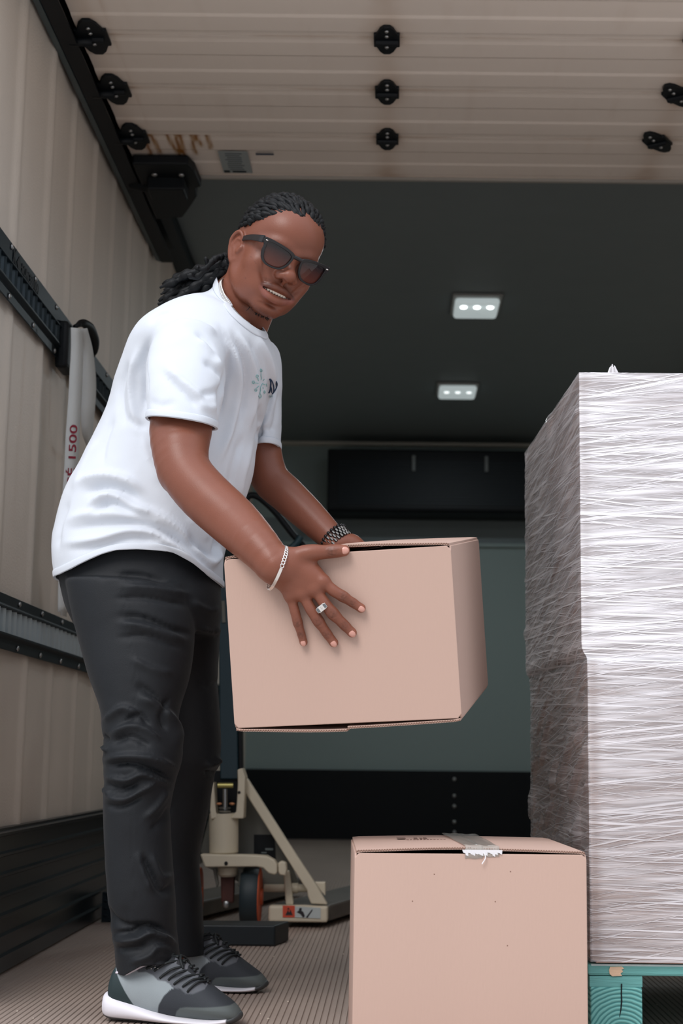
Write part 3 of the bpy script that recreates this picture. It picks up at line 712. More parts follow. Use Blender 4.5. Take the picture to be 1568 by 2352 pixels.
# ------------------------------------------------------------------ pallet jack deeper in the truck
def jack():
    YJ = 4.75
    org = at(540, 2128, YJ); e = empty('pallet_jack', tuple(org)); tag(e, 'cream hand pallet jack with dark tall handle parked behind the man', 'pallet jack')
    cream = mat('jack_cream_paint', (212, 202, 180), .45, noise=.08, nscale=12); dk = M['teal_black']; shaft = mat('jack_handle_teal', (22, 50, 60), .4); tire = mat('jack_tyre', (34, 48, 54), .55)
    plate = mat('jack_grey_plate', (104, 104, 96), .5); brass = mat('jack_brass', (190, 180, 110), .35, metal=.6); orange = mat('jack_wheel_orange', (196, 84, 42), .5); rust = mat('jack_rusty_fork', (82, 44, 36), .6, noise=.4, nscale=40)
    def P(x, y, Y=YJ): return at(x, y, Y) - org
    def pr(name, pts, Y, dy, m, bev=.004, parent=None, seg=2):
        b = MB(); Q = [P(x, y, Y) for x, y in pts]; n = len(Q); Q = np.array(Q)
        V = np.vstack([Q, Q + [0, dy, 0]]); b.add(V, [tuple(range(n)), tuple(range(2 * n - 1, n - 1, -1))] + [((i + 1) % n, i, i + n, (i + 1) % n + n) for i in range(n)])
        return b.build(name, m, parent or e, bevel=bev, seg=seg)
    pr('handle_shaft', [(500, 1290), (540, 1290), (548, 1790), (505, 1790)], YJ - .01, .04, shaft, .004)
    pr('shaft_edge', [(541, 1290), (552, 1290), (556, 1790), (549, 1790)], YJ - .02, .05, M['black'], .002)
    b = MB(); b.tube(crom([P(556, 1330), P(560, 1240), P(564, 1170), P(568, 1142), P(590, 1140), P(628, 1172), P(668, 1222), P(700, 1262), P(690, 1290), P(640, 1330), P(560, 1345)], 50), .0105, 12); b.build('handle_loop', M['black'], e, True)
    b = MB(); b.tube(crom([P(690, 1232, YJ - .03), P(682, 1246, YJ - .03), P(660, 1268, YJ - .03), P(640, 1300, YJ - .03)], 14), .011, 12); b.build('grip', mat('jack_grip', (30, 58, 66), .4), e, True)
    pr('release_lever', [(575, 1186), (600, 1197), (630, 1222), (628, 1230), (606, 1224), (570, 1200)], YJ - .05, .015, mat('jack_lever', (110, 124, 124), .35, metal=.4), .004)
    pr('label_plate', [(508, 1380), (516, 1380), (518, 1430), (510, 1430)], YJ - .016, .004, plate, .001)
    # pump housing: U-shaped fork above a cylinder
    b = MB()
    c0 = P(514, 1960, YJ - .03); c1 = P(514, 1868, YJ - .03); b.lathe(c0, c1, [(0, .040), (.004, .044), (np.linalg.norm(c1 - c0), .0445)], 32); pc = b.build('pump_cylinder', cream, e, auto=40)
    pr('left_yoke_plate', [(486, 1800), (491, 1796), (494, 1850), (496, 1868), (504, 1877), (484, 1882), (482, 1860)], YJ - .07, .07, cream, .003)
    pr('right_yoke_plate', [(545, 1768), (556, 1764), (563, 1785), (559, 1880), (530, 1880), (534, 1874), (542, 1864), (544, 1840), (546, 1800)], YJ - .07, .08, cream, .003)
    pr('pump_recess', [(490, 1770), (548, 1770), (545, 1876), (492, 1876)], YJ - .0, .02, M['black'], .001)
    b = MB(); b.cyl(P(517, 1812, YJ - .05), P(517, 1866, YJ - .05), .0072, 18); b.build('piston_rod', M['steel'], e, auto=40)
    b = MB()
    for k, yy in enumerate((1856, 1863, 1870)): q = P(516, yy, YJ - .05); b.lathe(q - [0, 0, .003], q + [0, 0, .003], [(0, .016 + .001 * k), (.003, .019), (.006, .016)], 22)
    b.build('spring', M['steel'], e, auto=50)
    b = MB(); b.cyl(P(500, 1804, YJ - .06), P(535, 1804, YJ - .06), .0075, 16); b.build('pivot_pin', brass, e, auto=40)
    for x in (503, 533): b = MB(); b.ell(P(x, 1846, YJ - .06), (.009, .006, .004)); b.build('pivot_bolt', mat('copper_bolt', (200, 140, 100), .4, metal=.5), e, True)
    b = MB(); b.ell(P(549, 1820, YJ - .072), (.0045, .002, .0045), nu=12, nv=6); b.build('bolt_hole', M['black'], e, True)
    # steering yoke beam and right knuckle
    pr('yoke_beam', [(459, 1962), (478, 1962), (585, 1964), (612, 1966), (630, 1976), (636, 1986), (636, 2006), (630, 2010), (616, 2006), (604, 1994), (590, 1991), (470, 1992)], YJ - .09, .05, cream, .006, seg=3)
    b = MB(); b.ell(P(519, 1983, YJ - .092), (.0055, .002, .006), nu=12, nv=6); b.build('bolt_hole', M['black'], e, True)
    pr('knuckle', [(638, 1982), (645, 1978), (656, 1982), (658, 1998), (655, 2012), (642, 2010), (637, 2002)], YJ - .07, .05, cream, .005, seg=3)
    b = MB(); b.lathe(P(523, 1992, YJ - .03), P(523, 2012, YJ - .03), [(0, .030), (.02, .030), (.027, .024)], 24); b.build('swivel_hub', cream, e, auto=40)
    pr('wheel_fork', [(506, 2010), (538, 2010), (536, 2074), (508, 2074)], YJ - .03, .03, rust, .004)
    pr('fork_leg', [(488, 1994), (496, 1994), (502, 2030), (497, 2040)], YJ - .05, .02, plate, .003); pr('fork_leg', [(549, 1994), (560, 1994), (552, 2035), (546, 2036)], YJ - .05, .02, plate, .003)
    b = MB(); b.ell(P(519, 2077, YJ - .05), (.011, .006, .011)); b.build('axle_bolt', M['steel'], e, True)
    # steering wheels
    for cx, nm in ((576, 1), (438, 0)):
        c = P(cx, 2063, YJ - .01); c[2] = .0905 - org[2]; r = .088
        b = MB(); b.lathe(c + [-.028, 0, 0], c + [.028, 0, 0], [(0, r * .80), (.0, r * .93), (.008, r * .985), (.020, r), (.036, r), (.048, r * .985), (.056, r * .93), (.056, r * .80)], 48)
        w_ = b.build('steering_wheel', tire, e, auto=40)
        b = MB(); b.lathe(c + [.020, 0, 0], c + [.0295, 0, 0], [(0, r * .93), (.0085, r * .96), (.010, r * .80), (.0095, r * .3), (.016, r * .28), (.016, .004)], 40); b.build('wheel_rim', orange, w_, auto=40)
    # frame: back plate, brace, forks
    pr('back_plate', [(540, 1780), (560, 1790), (600, 1860), (650, 1940), (690, 2040), (600, 2050), (470, 1990), (459, 1955), (482, 1870)], YJ + .06, .02, plate, .004)
    st = pr('data_label', [(583, 1917), (630, 1917), (633, 1975), (583, 1970)], YJ + .055, .002, M['black'], .0005)
    pr('print', [(609, 1948), (627, 1948), (627, 1953), (609, 1953)], YJ + .0535, .001, mat('label_print', (110, 120, 120), .5), .0, st); pr('print', [(600, 1957), (612, 1957), (612, 1960), (600, 1960)], YJ + .0535, .001, mat('label_print2', (110, 120, 120), .5), .0, st)
    pr('brace', [(561, 1784), (569, 1790), (662, 1936), (724, 2030), (752, 2078), (714, 2076), (707, 2060), (705, 2046), (562, 1820)], YJ - .02, .035, cream, .004)
    b = MB(); b.tube([P(606, 2040, YJ + .05), P(706, 2040, YJ + .05)], .012, 16); b.tube([P(668, 2040, YJ + .05), P(684, 2040, YJ + .05)], .016, 16); b.build('cross_tube', cream, e, auto=40)
    pr('link_arm', [(650, 2000), (664, 2000), (674, 2078), (656, 2078)], YJ + .01, .03, cream, .004)
    pr('corner_post', [(722, 2026), (747, 2026), (747, 2058), (738, 2050)], YJ + .03, .03, cream, .003)
    # forks
    for dx, vis in ((0, 1), (-.42, 0)):
        a = P(618, 2078); c = P(753, 2117); fw = c[0] - a[0]; fh = a[2] - c[2]
        b = MB(); x0 = a[0] + dx; z0 = c[2]; L = 1.05; sl = .33
        b.prism([(x0, z0), (x0 + fw, z0), (x0 + fw, z0 + fh), (x0, z0 + fh)], -.03, 0.02, fr=lambda v: (v[0], v[2], v[1]))
        fe = b.build('fork_end', cream, e, bevel=.008, seg=3)
        b = MB(); V = []
        for y, ww in ((.02, 1), (L, .9)):
            for x, z in ((0, 0), (fw, 0), (fw, fh), (0, fh)): V.append((x0 + x * ww + sl * y * .9, y, z0 + z))
        b.add(V, [(0, 1, 2, 3), (7, 6, 5, 4), (0, 4, 5, 1), (1, 5, 6, 2), (2, 6, 7, 3), (3, 7, 4, 0)])
        fk = b.build('fork', mat('fork_top_worn', (96, 92, 86), .5, metal=.3, noise=.4, nscale=14), e, bevel=.006)
        c_ = np.array([x0 + fw * .5 + sl * .85, .92, .032 - org[2]]); b = MB(); b.lathe(c_ + [-.04, 0, 0], c_ + [.04, 0, 0], [(0, .03), (.08, .03)], 24); b.build('load_roller', tire, e, auto=40)
        if vis:
            pr('warning_sticker', [(649, 2080), (677, 2080), (677, 2107), (649, 2107)], YJ - .0325, .001, mat('sticker_red', (206, 78, 52), .5), 0)
            s2 = pr('warning_sticker', [(677, 2082), (736, 2085), (736, 2110), (677, 2107)], YJ - .0325, .001, mat('sticker_white', (188, 196, 196), .5), 0)
            ikm = mat('pictogram', (38, 34, 38), .6)
            for pts in ([(655, 2102), (661, 2090), (664, 2096), (667, 2089), (672, 2102)], [(659, 2089), (662, 2084), (665, 2089)]): pr('pictogram', pts, YJ - .0338, .001, ikm, 0, s2)
            for pts in ([(681, 2095), (688, 2090), (696, 2094), (700, 2104), (696, 2108), (690, 2100)], [(688, 2085), (693, 2086), (692, 2092), (686, 2090)], [(702, 2107), (716, 2089), (718, 2090), (706, 2108)]): pr('pictogram', pts, YJ - .0338, .001, ikm, 0, s2)
    return e
jack()
# dark wheel stop on the floor
p0 = atz(452, 2172, 0); p1 = atz(632, 2172, 0)
b = MB(); b.prism([(p0[0], p0[1]), (p1[0], p0[1]), (p1[0] + .03, p0[1] + .12), (p0[0], p0[1] + .12)], 0.001, .055); o = b.build('wheel_chock', mat('rubber_block', (6, 20, 27), .5, noise=.3, nscale=18), None, bevel=.004)
tag(o, 'low dark rubber block on the floor in front of the jack wheels', 'wheel chock')
p0 = at(229, 2114, 4.80); p1 = at(300, 2052, 4.80)
b = MB(); b.box(((p0[0] + p1[0]) / 2, 4.84, (p1[2]) / 2 + .001), (p1[0] - p0[0], .03, p1[2] - .002))
for i in range(5):
    for j in range(4): b.ell((p0[0] + .012 + i * .02, 4.824, .02 + j * .022), (.006, .002, .004), nu=8, nv=5)
o = b.build('checker_plate', M['teal_black'], None); tag(o, 'small upright dark checkered metal plate beside the left kick plate', 'metal plate')
# ------------------------------------------------------------------ THE MAN
# implicit-surface toolkit: primitives blended smoothly, meshed by surface nets
class SDF:
    def __init__(s): s.pr = []
    def add(s, f, c, r, k=.01, op='u'): s.pr.append((f, np.asarray(c, float), r, k, op))
    def cap(s, a, b, ra, rb, k=.01, op='u', sq=None):
        a = np.asarray(a, float); b = np.asarray(b, float); ab = b - a; L2 = max(ab @ ab, 1e-12)
        def f(P):
            t = np.clip((P - a) @ ab / L2, 0, 1); return np.linalg.norm(P - a - t[:, None] * ab, axis=1) - (ra + (rb - ra) * t)
        s.add(f, (a + b) / 2, math.sqrt(L2) / 2 + max(ra, rb), k, op)
    def ell(s, c, r, R=None, k=.01, op='u'):
        c = np.asarray(c, float); r = np.asarray(r, float); R = np.eye(3) if R is None else np.asarray(R)
        def f(P):
            q = (P - c) @ R; k0 = np.linalg.norm(q / r, axis=1); k1 = np.linalg.norm(q / (r * r), axis=1) + 1e-9
            return np.where(k0 < .05, -r.min(), k0 * (k0 - 1) / k1)
        s.add(f, c, r.max(), k, op)
    def chain(s, pts, rad, k=.008, op='u', sub=5, sm=True):
        """tapering tube through the points, one primitive (no bulges at its joints)"""
        Q = crom(np.column_stack([np.array(pts), rad]), sub * (len(pts) - 1) + 1) if sm else np.column_stack([np.array(pts), rad])
        Q = Q.astype(np.float32); A, ra = Q[:, :3], Q[:, 3]
        def f(P):
            d = np.full(len(P), 9.)
            for i in range(len(A) - 1):
                ab = A[i + 1] - A[i]; t = np.clip((P - A[i]) @ ab / (ab @ ab + 1e-12), 0, 1); d = np.minimum(d, np.linalg.norm(P - A[i] - t[:, None] * ab, axis=1) - (ra[i] + (ra[i + 1] - ra[i]) * t))
            return d
        c = (A.min(0) + A.max(0)) / 2; s.add(f, c, np.linalg.norm(A - c, axis=1).max() + ra.max(), k, op)
    def ev(s, P, cc=None, cr=None):
        if cc is None: cc = P.mean(0); cr = np.linalg.norm(P - cc, axis=1).max()
        P = P.astype(np.float32); d = np.full(len(P), .15, np.float32)
        for f, c, r, k, op in s.pr:
            if np.linalg.norm(c - cc) > r + cr + k + .012: continue
            e = f(P)
            if op == 'u': h = np.maximum(k - np.abs(d - e), 0) / k; d = np.minimum(d, e) - h * h * k * .25
            else: e = -e; h = np.maximum(k - np.abs(d - e), 0) / k; d = np.maximum(d, e) + h * h * k * .25
        return d
    def mesh(s, h, B=8):
        lo = np.min([c - r for f, c, r, k, op in s.pr if op == 'u'], 0) - .02; hi = np.max([c + r for f, c, r, k, op in s.pr if op == 'u'], 0) + .02
        nb = np.ceil((hi - lo) / (h * B)).astype(int); N = nb * B + 1
        G = np.stack(np.meshgrid(*[np.arange(n) for n in nb], indexing='ij'), -1).reshape(-1, 3)
        C = lo + (G + .5) * h * B
        # coarse distance, evaluated in slabs of neighbouring blocks
        sup = (G // 4); key = (sup[:, 0] * 1000 + sup[:, 1]) * 1000 + sup[:, 2]; o = np.argsort(key, kind='stable'); ks = key[o]; cut = np.flatnonzero(np.diff(ks)) + 1
        keep = []
        for idx in np.split(o, cut):
            d = s.ev(C[idx]); keep.append(idx[np.abs(d) < h * B * 1.15])
        act = np.concatenate(keep); key2 = key[act]; act = act[np.argsort(key2, kind='stable')]
        loc = np.stack(np.meshgrid(*[np.arange(B + 1)] * 3, indexing='ij'), -1).reshape(-1, 3)
        nn = B + 1; cl = np.stack(np.meshgrid(*[np.arange(B)] * 3, indexing='ij'), -1).reshape(-1, 3)
        ci = (cl[:, 0] * nn + cl[:, 1]) * nn + cl[:, 2]
        cor = [(a * nn + b) * nn + c for a in (0, 1) for b in (0, 1) for c in (0, 1)]; cof = np.array([(a, b, c) for a in (0, 1) for b in (0, 1) for c in (0, 1)], float)
        edges = [(0, 1), (2, 3), (4, 5), (6, 7), (0, 2), (1, 3), (4, 6), (5, 7), (0, 4), (1, 5), (2, 6), (3, 7)]
        K = []; VV = []; Q = []
        def gk(c): return (c[..., 0].astype(np.int64) * N[1] + c[..., 1]) * N[2] + c[..., 2]
        for st in range(0, len(act), 24):
            ids = act[st:st + 24]; base = G[ids] * B
            P = (base[:, None, :] + loc[None]).reshape(-1, 3); D = s.ev(lo + P * h).reshape(len(ids), -1)
            dc = np.stack([D[:, ci + o_] for o_ in cor], -1)           # blocks, cells, 8
            ins = dc < 0; sc = ins.any(-1) & ~ins.all(-1)
            bi, cj = np.nonzero(sc)
            if len(bi) == 0: continue
            d8 = dc[bi, cj]; acc = np.zeros((len(bi), 3)); cnt = np.zeros(len(bi))
            for a, b in edges:
                m = (d8[:, a] < 0) != (d8[:, b] < 0); den = d8[:, a] - d8[:, b]; t = np.where(m, d8[:, a] / np.where(np.abs(den) < 1e-12, 1, den), 0)
                acc += np.where(m[:, None], cof[a] + t[:, None] * (cof[b] - cof[a]), 0); cnt += m
            gc = base[bi] + cl[cj]; K.append(gk(gc)); VV.append(lo + (gc + acc / cnt[:, None]) * h)
            for ax, (oo, n1, n2) in enumerate(((4, 1, 2), (2, 2, 0), (1, 0, 1))):
                a_in = ins[bi, cj, 0]; b_in = ins[bi, cj, oo]; m = a_in != b_in
                c0 = gc[m]; e1 = np.zeros(3, int); e1[n1] = 1; e2 = np.zeros(3, int); e2[n2] = 1
                q = np.stack([gk(c0), gk(c0 - e1), gk(c0 - e1 - e2), gk(c0 - e2)], -1)
                fl = b_in[m]; q[fl] = q[fl][:, ::-1]; Q.append(q)
        K = np.concatenate(K); V = np.concatenate(VV); Q = np.concatenate(Q)
        o = np.argsort(K); Ks = K[o]; p = np.searchsorted(Ks, Q); p = np.clip(p, 0, len(Ks) - 1); ok = (Ks[p] == Q).all(1)
        return V, o[p[ok]]
def mesh_np(name, V, F, m, parent=None, col=None):
    me = bpy.data.meshes.new(name); me.vertices.add(len(V)); me.vertices.foreach_set('co', np.asarray(V, np.float32).ravel())
    F = np.asarray(F); k = F.shape[1]; me.loops.add(F.size); me.loops.foreach_set('vertex_index', F.ravel().astype(np.int32)); me.polygons.add(len(F))
    me.polygons.foreach_set('loop_start', np.arange(0, F.size, k, dtype=np.int32)); me.polygons.foreach_set('loop_total', np.full(len(F), k, np.int32))
    me.polygons.foreach_set('use_smooth', np.ones(len(F), bool)); me.update(calc_edges=True); me.validate()
    if m: me.materials.append(m)
    if col is not None:
        a = me.color_attributes.new('Col', 'FLOAT_COLOR', 'POINT'); c = np.ones((len(V), 4)); c[:, :3] = col; a.data.foreach_set('color', c.ravel())
    o = bpy.data.objects.new(name, me); COL.objects.link(o)
    if parent: o.parent = parent
    return o
def nrm(v): v = np.asarray(v, float); return v / np.linalg.norm(v)
MAN = empty('person', (at(330, 2330, 3.15)[0], 3.15, 0))
tag(MAN, 'man with tied back dreadlocks, sunglasses, white t-shirt and black trousers lifting a cardboard box', 'person')
MO = np.array(MAN.location)

# --- head frame: tilted towards his right shoulder side, turned a little to the right of the picture
HY = 2.955
hb = at(674, 599, HY)                       # bridge of the nose
vd = nrm(hb - _C); rr = nrm(np.cross(vd, [0, 0, 1.])); uu = np.cross(rr, vd)
TI, PS, PI_ = R_(24), R_(23), R_(1)
up = math.cos(TI) * uu + math.sin(TI) * rr; rt = math.cos(TI) * rr - math.sin(TI) * uu
fw = -vd * math.cos(PS) + rt * math.sin(PS); lx = rt * math.cos(PS) + vd * math.sin(PS)
fw2 = fw * math.cos(PI_) - up * math.sin(PI_); up = up * math.cos(PI_) + fw * math.sin(PI_); fw = fw2
HS = 1.04; FZ = .90    # the lower face is a little short
HR = np.stack([lx, fw, up], 1)              # columns: local x (to the viewer's right), y forward, z up
HO = hb - HR @ np.array([0, .093, .004]) * HS
def hw(x, y, z): return HO + HR @ (np.array([x, y, z * FZ if z < 0 else z]) * HS)
def hloc(P):
    q = ((P - HO) @ HR) / HS; q[:, 2] = np.where(q[:, 2] < 0, q[:, 2] / FZ, q[:, 2]); return q

B_ = SDF()
def he(c, r, k=.012, op='u', rot=None):
    R = HR if rot is None else HR @ np.array(Matrix.Rotation(R_(rot[1]), 3, rot[0]))
    B_.ell(hw(*c), np.array(r) * HS, R, k * HS, op)
def hch(pts, rad, k=.006, op='u'): B_.chain([hw(*p) for p in pts], np.array(rad) * HS, k * HS, op, 3)
def hc(a, b, ra, rb, k=.01, op='u'): B_.cap(hw(*a), hw(*b), ra * HS, rb * HS, k * HS, op)
he((0, -.008, .027), (.0730, .096, .083)); he((0, -.035, .018), (.069, .075, .068), .03)
he((0, .034, .046), (.058, .054, .044), .035)                     # forehead
he((0, .026, -.030), (.063, .058, .072), .03)                     # face mass
for s in (-1, 1):
    he((s * .047, .050, -.034), (.022, .024, .019), .022)         # cheekbones
    hch([(s * .060, -.010, -.040), (s * .058, -.002, -.070), (s * .045, .028, -.096), (s * .018, .062, -.112)], (.015, .0165, .0165, .016), .022)   # jaw line
    he((s * .034, .044, -.068), (.027, .034, .032), .025)
    hch([(s * .008, .0870, .015), (s * .028, .084, .022), (s * .046, .070, .019), (s * .060, .048, .008)], (.0075, .0080, .0075, .007), .014)  # brow
he((0, .072, -.112), (.023, .017, .016), .018)                    # chin
he((0, .070, -.076), (.042, .021, .026), .020)                    # mouth mound
for s in (-1, 1):
    he((s * .031, .095, -.005), (.017, .012, .011), .014, 'd')    # sockets
    he((s * .031, .0705, -.005), (.0135, .0135, .0130), .006)     # lids over the eyes
hch([(0, .084, .010), (0, .0935, -.006), (0, .1040, -.024)], (.0085, .0080, .0095), .014)         # nose bridge
he((0, .1085, -.0300), (.0130, .0115, .0110), .010)               # tip
for s in (-1, 1):
    he((s * .0158, .0965, -.0350), (.0088, .0125, .0088), .009)
    he((s * .0092, .1035, -.0462), (.0050, .0090, .0075), .002, 'd', ('Z', s * 22))
hch([(0, .100, -.043), (0, .092, -.052), (0, .0895, -.060)], (.004, .003, .003), .006)
for s in (-1, 1): he((s * .039, .084, -.052), (.0022, .0060, .013), .014, 'd', ('Y', s * 32))   # smile folds
# lips
ul = [(-.0360, .0775, -.0720), (-.018, .0890, -.0655), (-.005, .0935, -.0625), (0, .0930, -.0640), (.005, .0935, -.0625), (.018, .0890, -.0655), (.0380, .0785, -.0720)]
hch(ul, (.0030, .0056, .0062, .0058, .0062, .0056, .0030), .003)
ll = [(-.0350, .0770, -.0760), (-.018, .0875, -.0865), (0, .0915, -.0905), (.018, .0875, -.0865), (.0370, .0780, -.0760)]
hch(ll, (.0030, .0072, .0088, .0072, .0030), .003)
gap = [(-.033, .0810, -.0742), (-.018, .0915, -.0752), (0, .0960, -.0760), (.018, .0915, -.0752), (.0345, .0820, -.0742)]
hch(gap, (.0010, .0036, .0044, .0036, .0010), .0015, 'd')
he((0, .075, -.0757), (.028, .018, .0045), .0015, 'd')
he((0, .0880, -.1030), (.012, .006, .0025), .012, 'd')      # hollow under the lip
# ears
for s in (-1, 1):
    ex = .0735
    he((s * (ex + .001), -.016, -.024), (.0075, .017, .031), .008, rot=('Z', s * 20))
    he((s * (ex + .0125), -.012, -.020), (.0062, .0105, .019), .004, 'd', ('Z', s * 20))
    rim = [(.001, .003, .006), (.005, -.001, .020), (.0095, -.012, .026), (.0125, -.022, .020), (.0140, -.027, .004), (.0110, -.025, -.013), (.006, -.019, -.028), (.001, -.010, -.038), (-.001, -.001, -.033)]
    hch([(s * (ex + a[0]), a[1] - .002, a[2] - .018) for a in rim], (.0035, .0036, .0038, .0040, .0038, .0038, .0050, .0056, .0040), .003)
    hch([(s * (ex + .005), -.006, -.006), (s * (ex + .0075), -.017, -.008), (s * (ex + .0075), -.021, -.022), (s * (ex + .004), -.014, -.034)], (.0022, .0028, .0028, .0025), .004)
    hch([(s * (ex + .001), .004, -.022), (s * (ex + .003), .000, -.032)], (.0045, .0038), .005)
# neck and trunk core (inside the clothes)
NB = at(550, 711, 3.10)
B_.chain([hw(0, -.050, -.020), hw(0, -.050, -.085), NB], [.052, .052, .058], .014)
B_.chain([hw(0, -.012, -.075), hw(0, -.020, -.11), NB + [.012, -.02, .0]], [.030, .036, .040], .016)
B_.chain([hw(-.060, -.030, -.035), hw(-.045, -.012, -.11), NB + [.030, -.050, -.02]], [.014, .014, .014], .014)          # neck muscle
chest = at(470, 870, 3.14); belly = at(350, 1130, 3.18); hipc = at(325, 1330, 3.20)
B_.cap(NB, chest, .06, .105, .05); B_.cap(chest, belly, .105, .10, .05); B_.cap(belly, hipc, .10, .11, .05)
# arms
SN = at(440, 818, 2.965); EN = at(427, 1085, 2.86); WN = hp(634, 1300, .028)
B_.cap(chest + [-.02, -.05, .03], SN, .06, .050, .04)
fm1 = at(470, 1138, 2.83); fm2 = at(538, 1200, 2.79); fm3 = at(594, 1256, 2.74)
B_.chain([SN, at(418, 960, 2.93), at(414, 1035, 2.885), EN, fm1, fm2, fm3, WN, hp(656, 1306, .026)], [.048, .0615, .0545, .0500, .0500, .0475, .0395, .0320, .0270], .02, sub=3)
B_.ell(at(394, 1096, 2.875), (.018, .022, .022), None, .02)                     # point of the elbow
SF = at(588, 815, 3.28); EF = at(616, 1092, 3.33); WF = at(778, 1252, 3.27)
B_.cap(chest + [.02, .06, .03], SF, .06, .038, .04)
B_.chain([SF, at(597, 1000, 3.33), EF, at(655, 1133, 3.32), at(708, 1183, 3.30), WF], [.038, .0430, .0425, .041, .037, .0275], .02, sub=3)
# legs (inside the trousers)
LN = [at(330, 1380, 3.10), at(325, 1740, 3.06), at(335, 2150, 3.10), at(330, 2250, 3.10)]; LF = [at(400, 1380, 3.32), at(420, 1740, 3.36), at(400, 2120, 3.46), at(400, 2185, 3.465)]
for L_ in (LN, LF): B_.chain([hipc, L_[0], L_[1], L_[2], L_[3]], [.08, .065, .045, .032, .030], .03, sub=3)
# --- near hand, spread over the front of the box
def hand_near():
    nb = {'mcp': [(742, 1336), (722, 1352), (694, 1362), (667, 1368)]}
    W0 = hp(646, 1300, .026)
    mo = [.020, .022, .021, .018]; mr = [.0120, .0125, .0120, .0110]
    mc = [hp(x, y, o) for (x, y), o in zip(nb['mcp'], mo)]
    st = [hp(662, 1284, .026), hp(656, 1294, .029), hp(648, 1306, .027), hp(640, 1318, .022)]
    for a, b, r in zip(st, mc, mr): B_.cap(a, b, .0155, r, .014)
    for i in range(3): B_.cap((st[i] + st[i + 1]) / 2, (mc[i] + mc[i + 1]) / 2, .013, .0098, .012)
    B_.ell(hp(690, 1318, .014), (.034, .012, .034), None, .016)
    for p, r in zip(mc, (.0118, .0122, .0117, .0105)): B_.ell(p + hn * .003, (r, r, r), None, .006)
    F = {'index': [(742, 1336, .021, .0118), (766, 1357, .021, .0106), (789, 1371, .019, .0108), (811, 1385, .013, .0092), (829, 1397, .0095, .0085)],
         'middle': [(722, 1352, .022, .0120), (744, 1384, .023, .0108), (765, 1410, .021, .0118), (792, 1437, .014, .0098), (808, 1453, .0098, .0090)],
         'ring': [(694, 1362, .021, .0115), (714, 1400, .022, .0104), (732, 1428, .020, .0110), (752, 1457, .0135, .0092), (766, 1476, .0095, .0086)],
         'little': [(667, 1368, .018, .0108), (677, 1404, .018, .0092), (684, 1431, .016, .0095), (692, 1457, .0115, .0080), (697, 1475, .0083, .0076)]}
    joints = []; tips = []
    for nme, pts in F.items():
        P = [hp(x, y, o) for x, y, o, r in pts]; R = [q[3] for q in pts]
        PP = [P[0]]; RR = [R[0]]
        for i in range(4):   # shafts slightly slimmer between the joints
            PP += [(P[i] + P[i + 1]) / 2, P[i + 1]]; RR += [min(R[i], R[i + 1]) * .97, R[i + 1]]
        B_.chain(PP, RR, .005, sub=2)
        joints += [(P[2], R[2]), (P[3], R[3])]; tips.append((P[3], P[4], R[4]))
    # thumb over the top edge
    T = [(668, 1282, .024, .0165), (700, 1272, .024, .0160), (722, 1269, .021, .0150), (746, 1268, .015, .0128), (764, 1266, .0135, .0128), (780, 1265, .012, .0118), (790, 1264.5, .0112, .0105)]
    P = [hp(x, y, o) for x, y, o, r in T]
    B_.chain(P, [q[3] for q in T], .008, sub=3)
    joints.append((P[4], .0126)); tips.append((P[4], P[6], .0108))
    B_.cap(hp(700, 1288, .018), hp(728, 1322, .016), .011, .009, .014)                 # web between thumb and index
    B_.cap(WN, hp(655, 1292, .026), .028, .020, .02)
    return joints, tips
JN, TN = hand_near()
# --- far hand, flat against the hidden far side of the box, fingers pointing down
def far_hand():
    q0 = np.array(Vector(HB_C) + HM @ Vector((0, HB_D[1] / 2, 0))); ax = np.array(HM @ Vector((1, 0, 0))); az = np.array(HM @ Vector((0, 0, 1))); n = -hn
    wl = np.array(HM.transposed() @ (Vector(WF) - Vector(q0))); x0 = wl[0] + .02; ztop = HB_D[2] / 2
    def q(x, z, o): return q0 + ax * x + az * z + n * o
    palm = q(x0 + .03, ztop - .05, .026); B_.cap(WF, q(x0 + .01, ztop + .0, .030), .027, .022, .02)
    tips = []
    for i, (dx, L_, r) in enumerate(((-.030, .070, .0082), (-.010, .088, .0092), (.011, .094, .0096), (.032, .084, .0092))):
        a = q(x0 + dx * .5 + .01, ztop - .01, .028); b = q(x0 + .02 + dx, ztop - .075, .020); B_.cap(a, b, .015, .0115, .012)
        d = nrm(np.array([.25 + dx * 4, 0, -1.])); c = b
        for k, f in enumerate((.45, .30, .25)):
            e = q(*( (x0 + .02 + dx) + d[0] * L_ * (sum((.45, .30, .25)[:k + 1])), (ztop - .075) + d[2] * L_ * (sum((.45, .30, .25)[:k + 1]))), (.019, .014, .0095)[k]); B_.cap(c, e, r * (1.1 - .07 * k), r * (1.03 - .07 * k), .004); c = e
    c = q(x0 + .02, ztop - .01, .026)
    for e, r in ((q(x0 + .055, ztop - .02, .022), .0135), (q(x0 + .085, ztop - .035, .014), .0115)): B_.cap(c, e, .015, r, .008); c = e
far_hand()
VB, FB = B_.mesh(.0018)
# light smoothing along the surface
def laplace(V, F, n, lam=.5):
    e = np.concatenate([F[:, [0, 1]], F[:, [1, 2]], F[:, [2, 3]], F[:, [3, 0]]]) if F.shape[1] == 4 else np.concatenate([F[:, [0, 1]], F[:, [1, 2]], F[:, [2, 0]]])
    e = np.concatenate([e, e[:, ::-1]]); deg = np.bincount(e[:, 0], minlength=len(V)).astype(float); deg[deg == 0] = 1
    for _ in range(n):
        A = np.stack([np.bincount(e[:, 0], V[e[:, 1], k], len(V)) for k in range(3)], 1) / deg[:, None]; V = V + lam * (A - V)
    return V
VB = laplace(VB, FB, 2, .5)
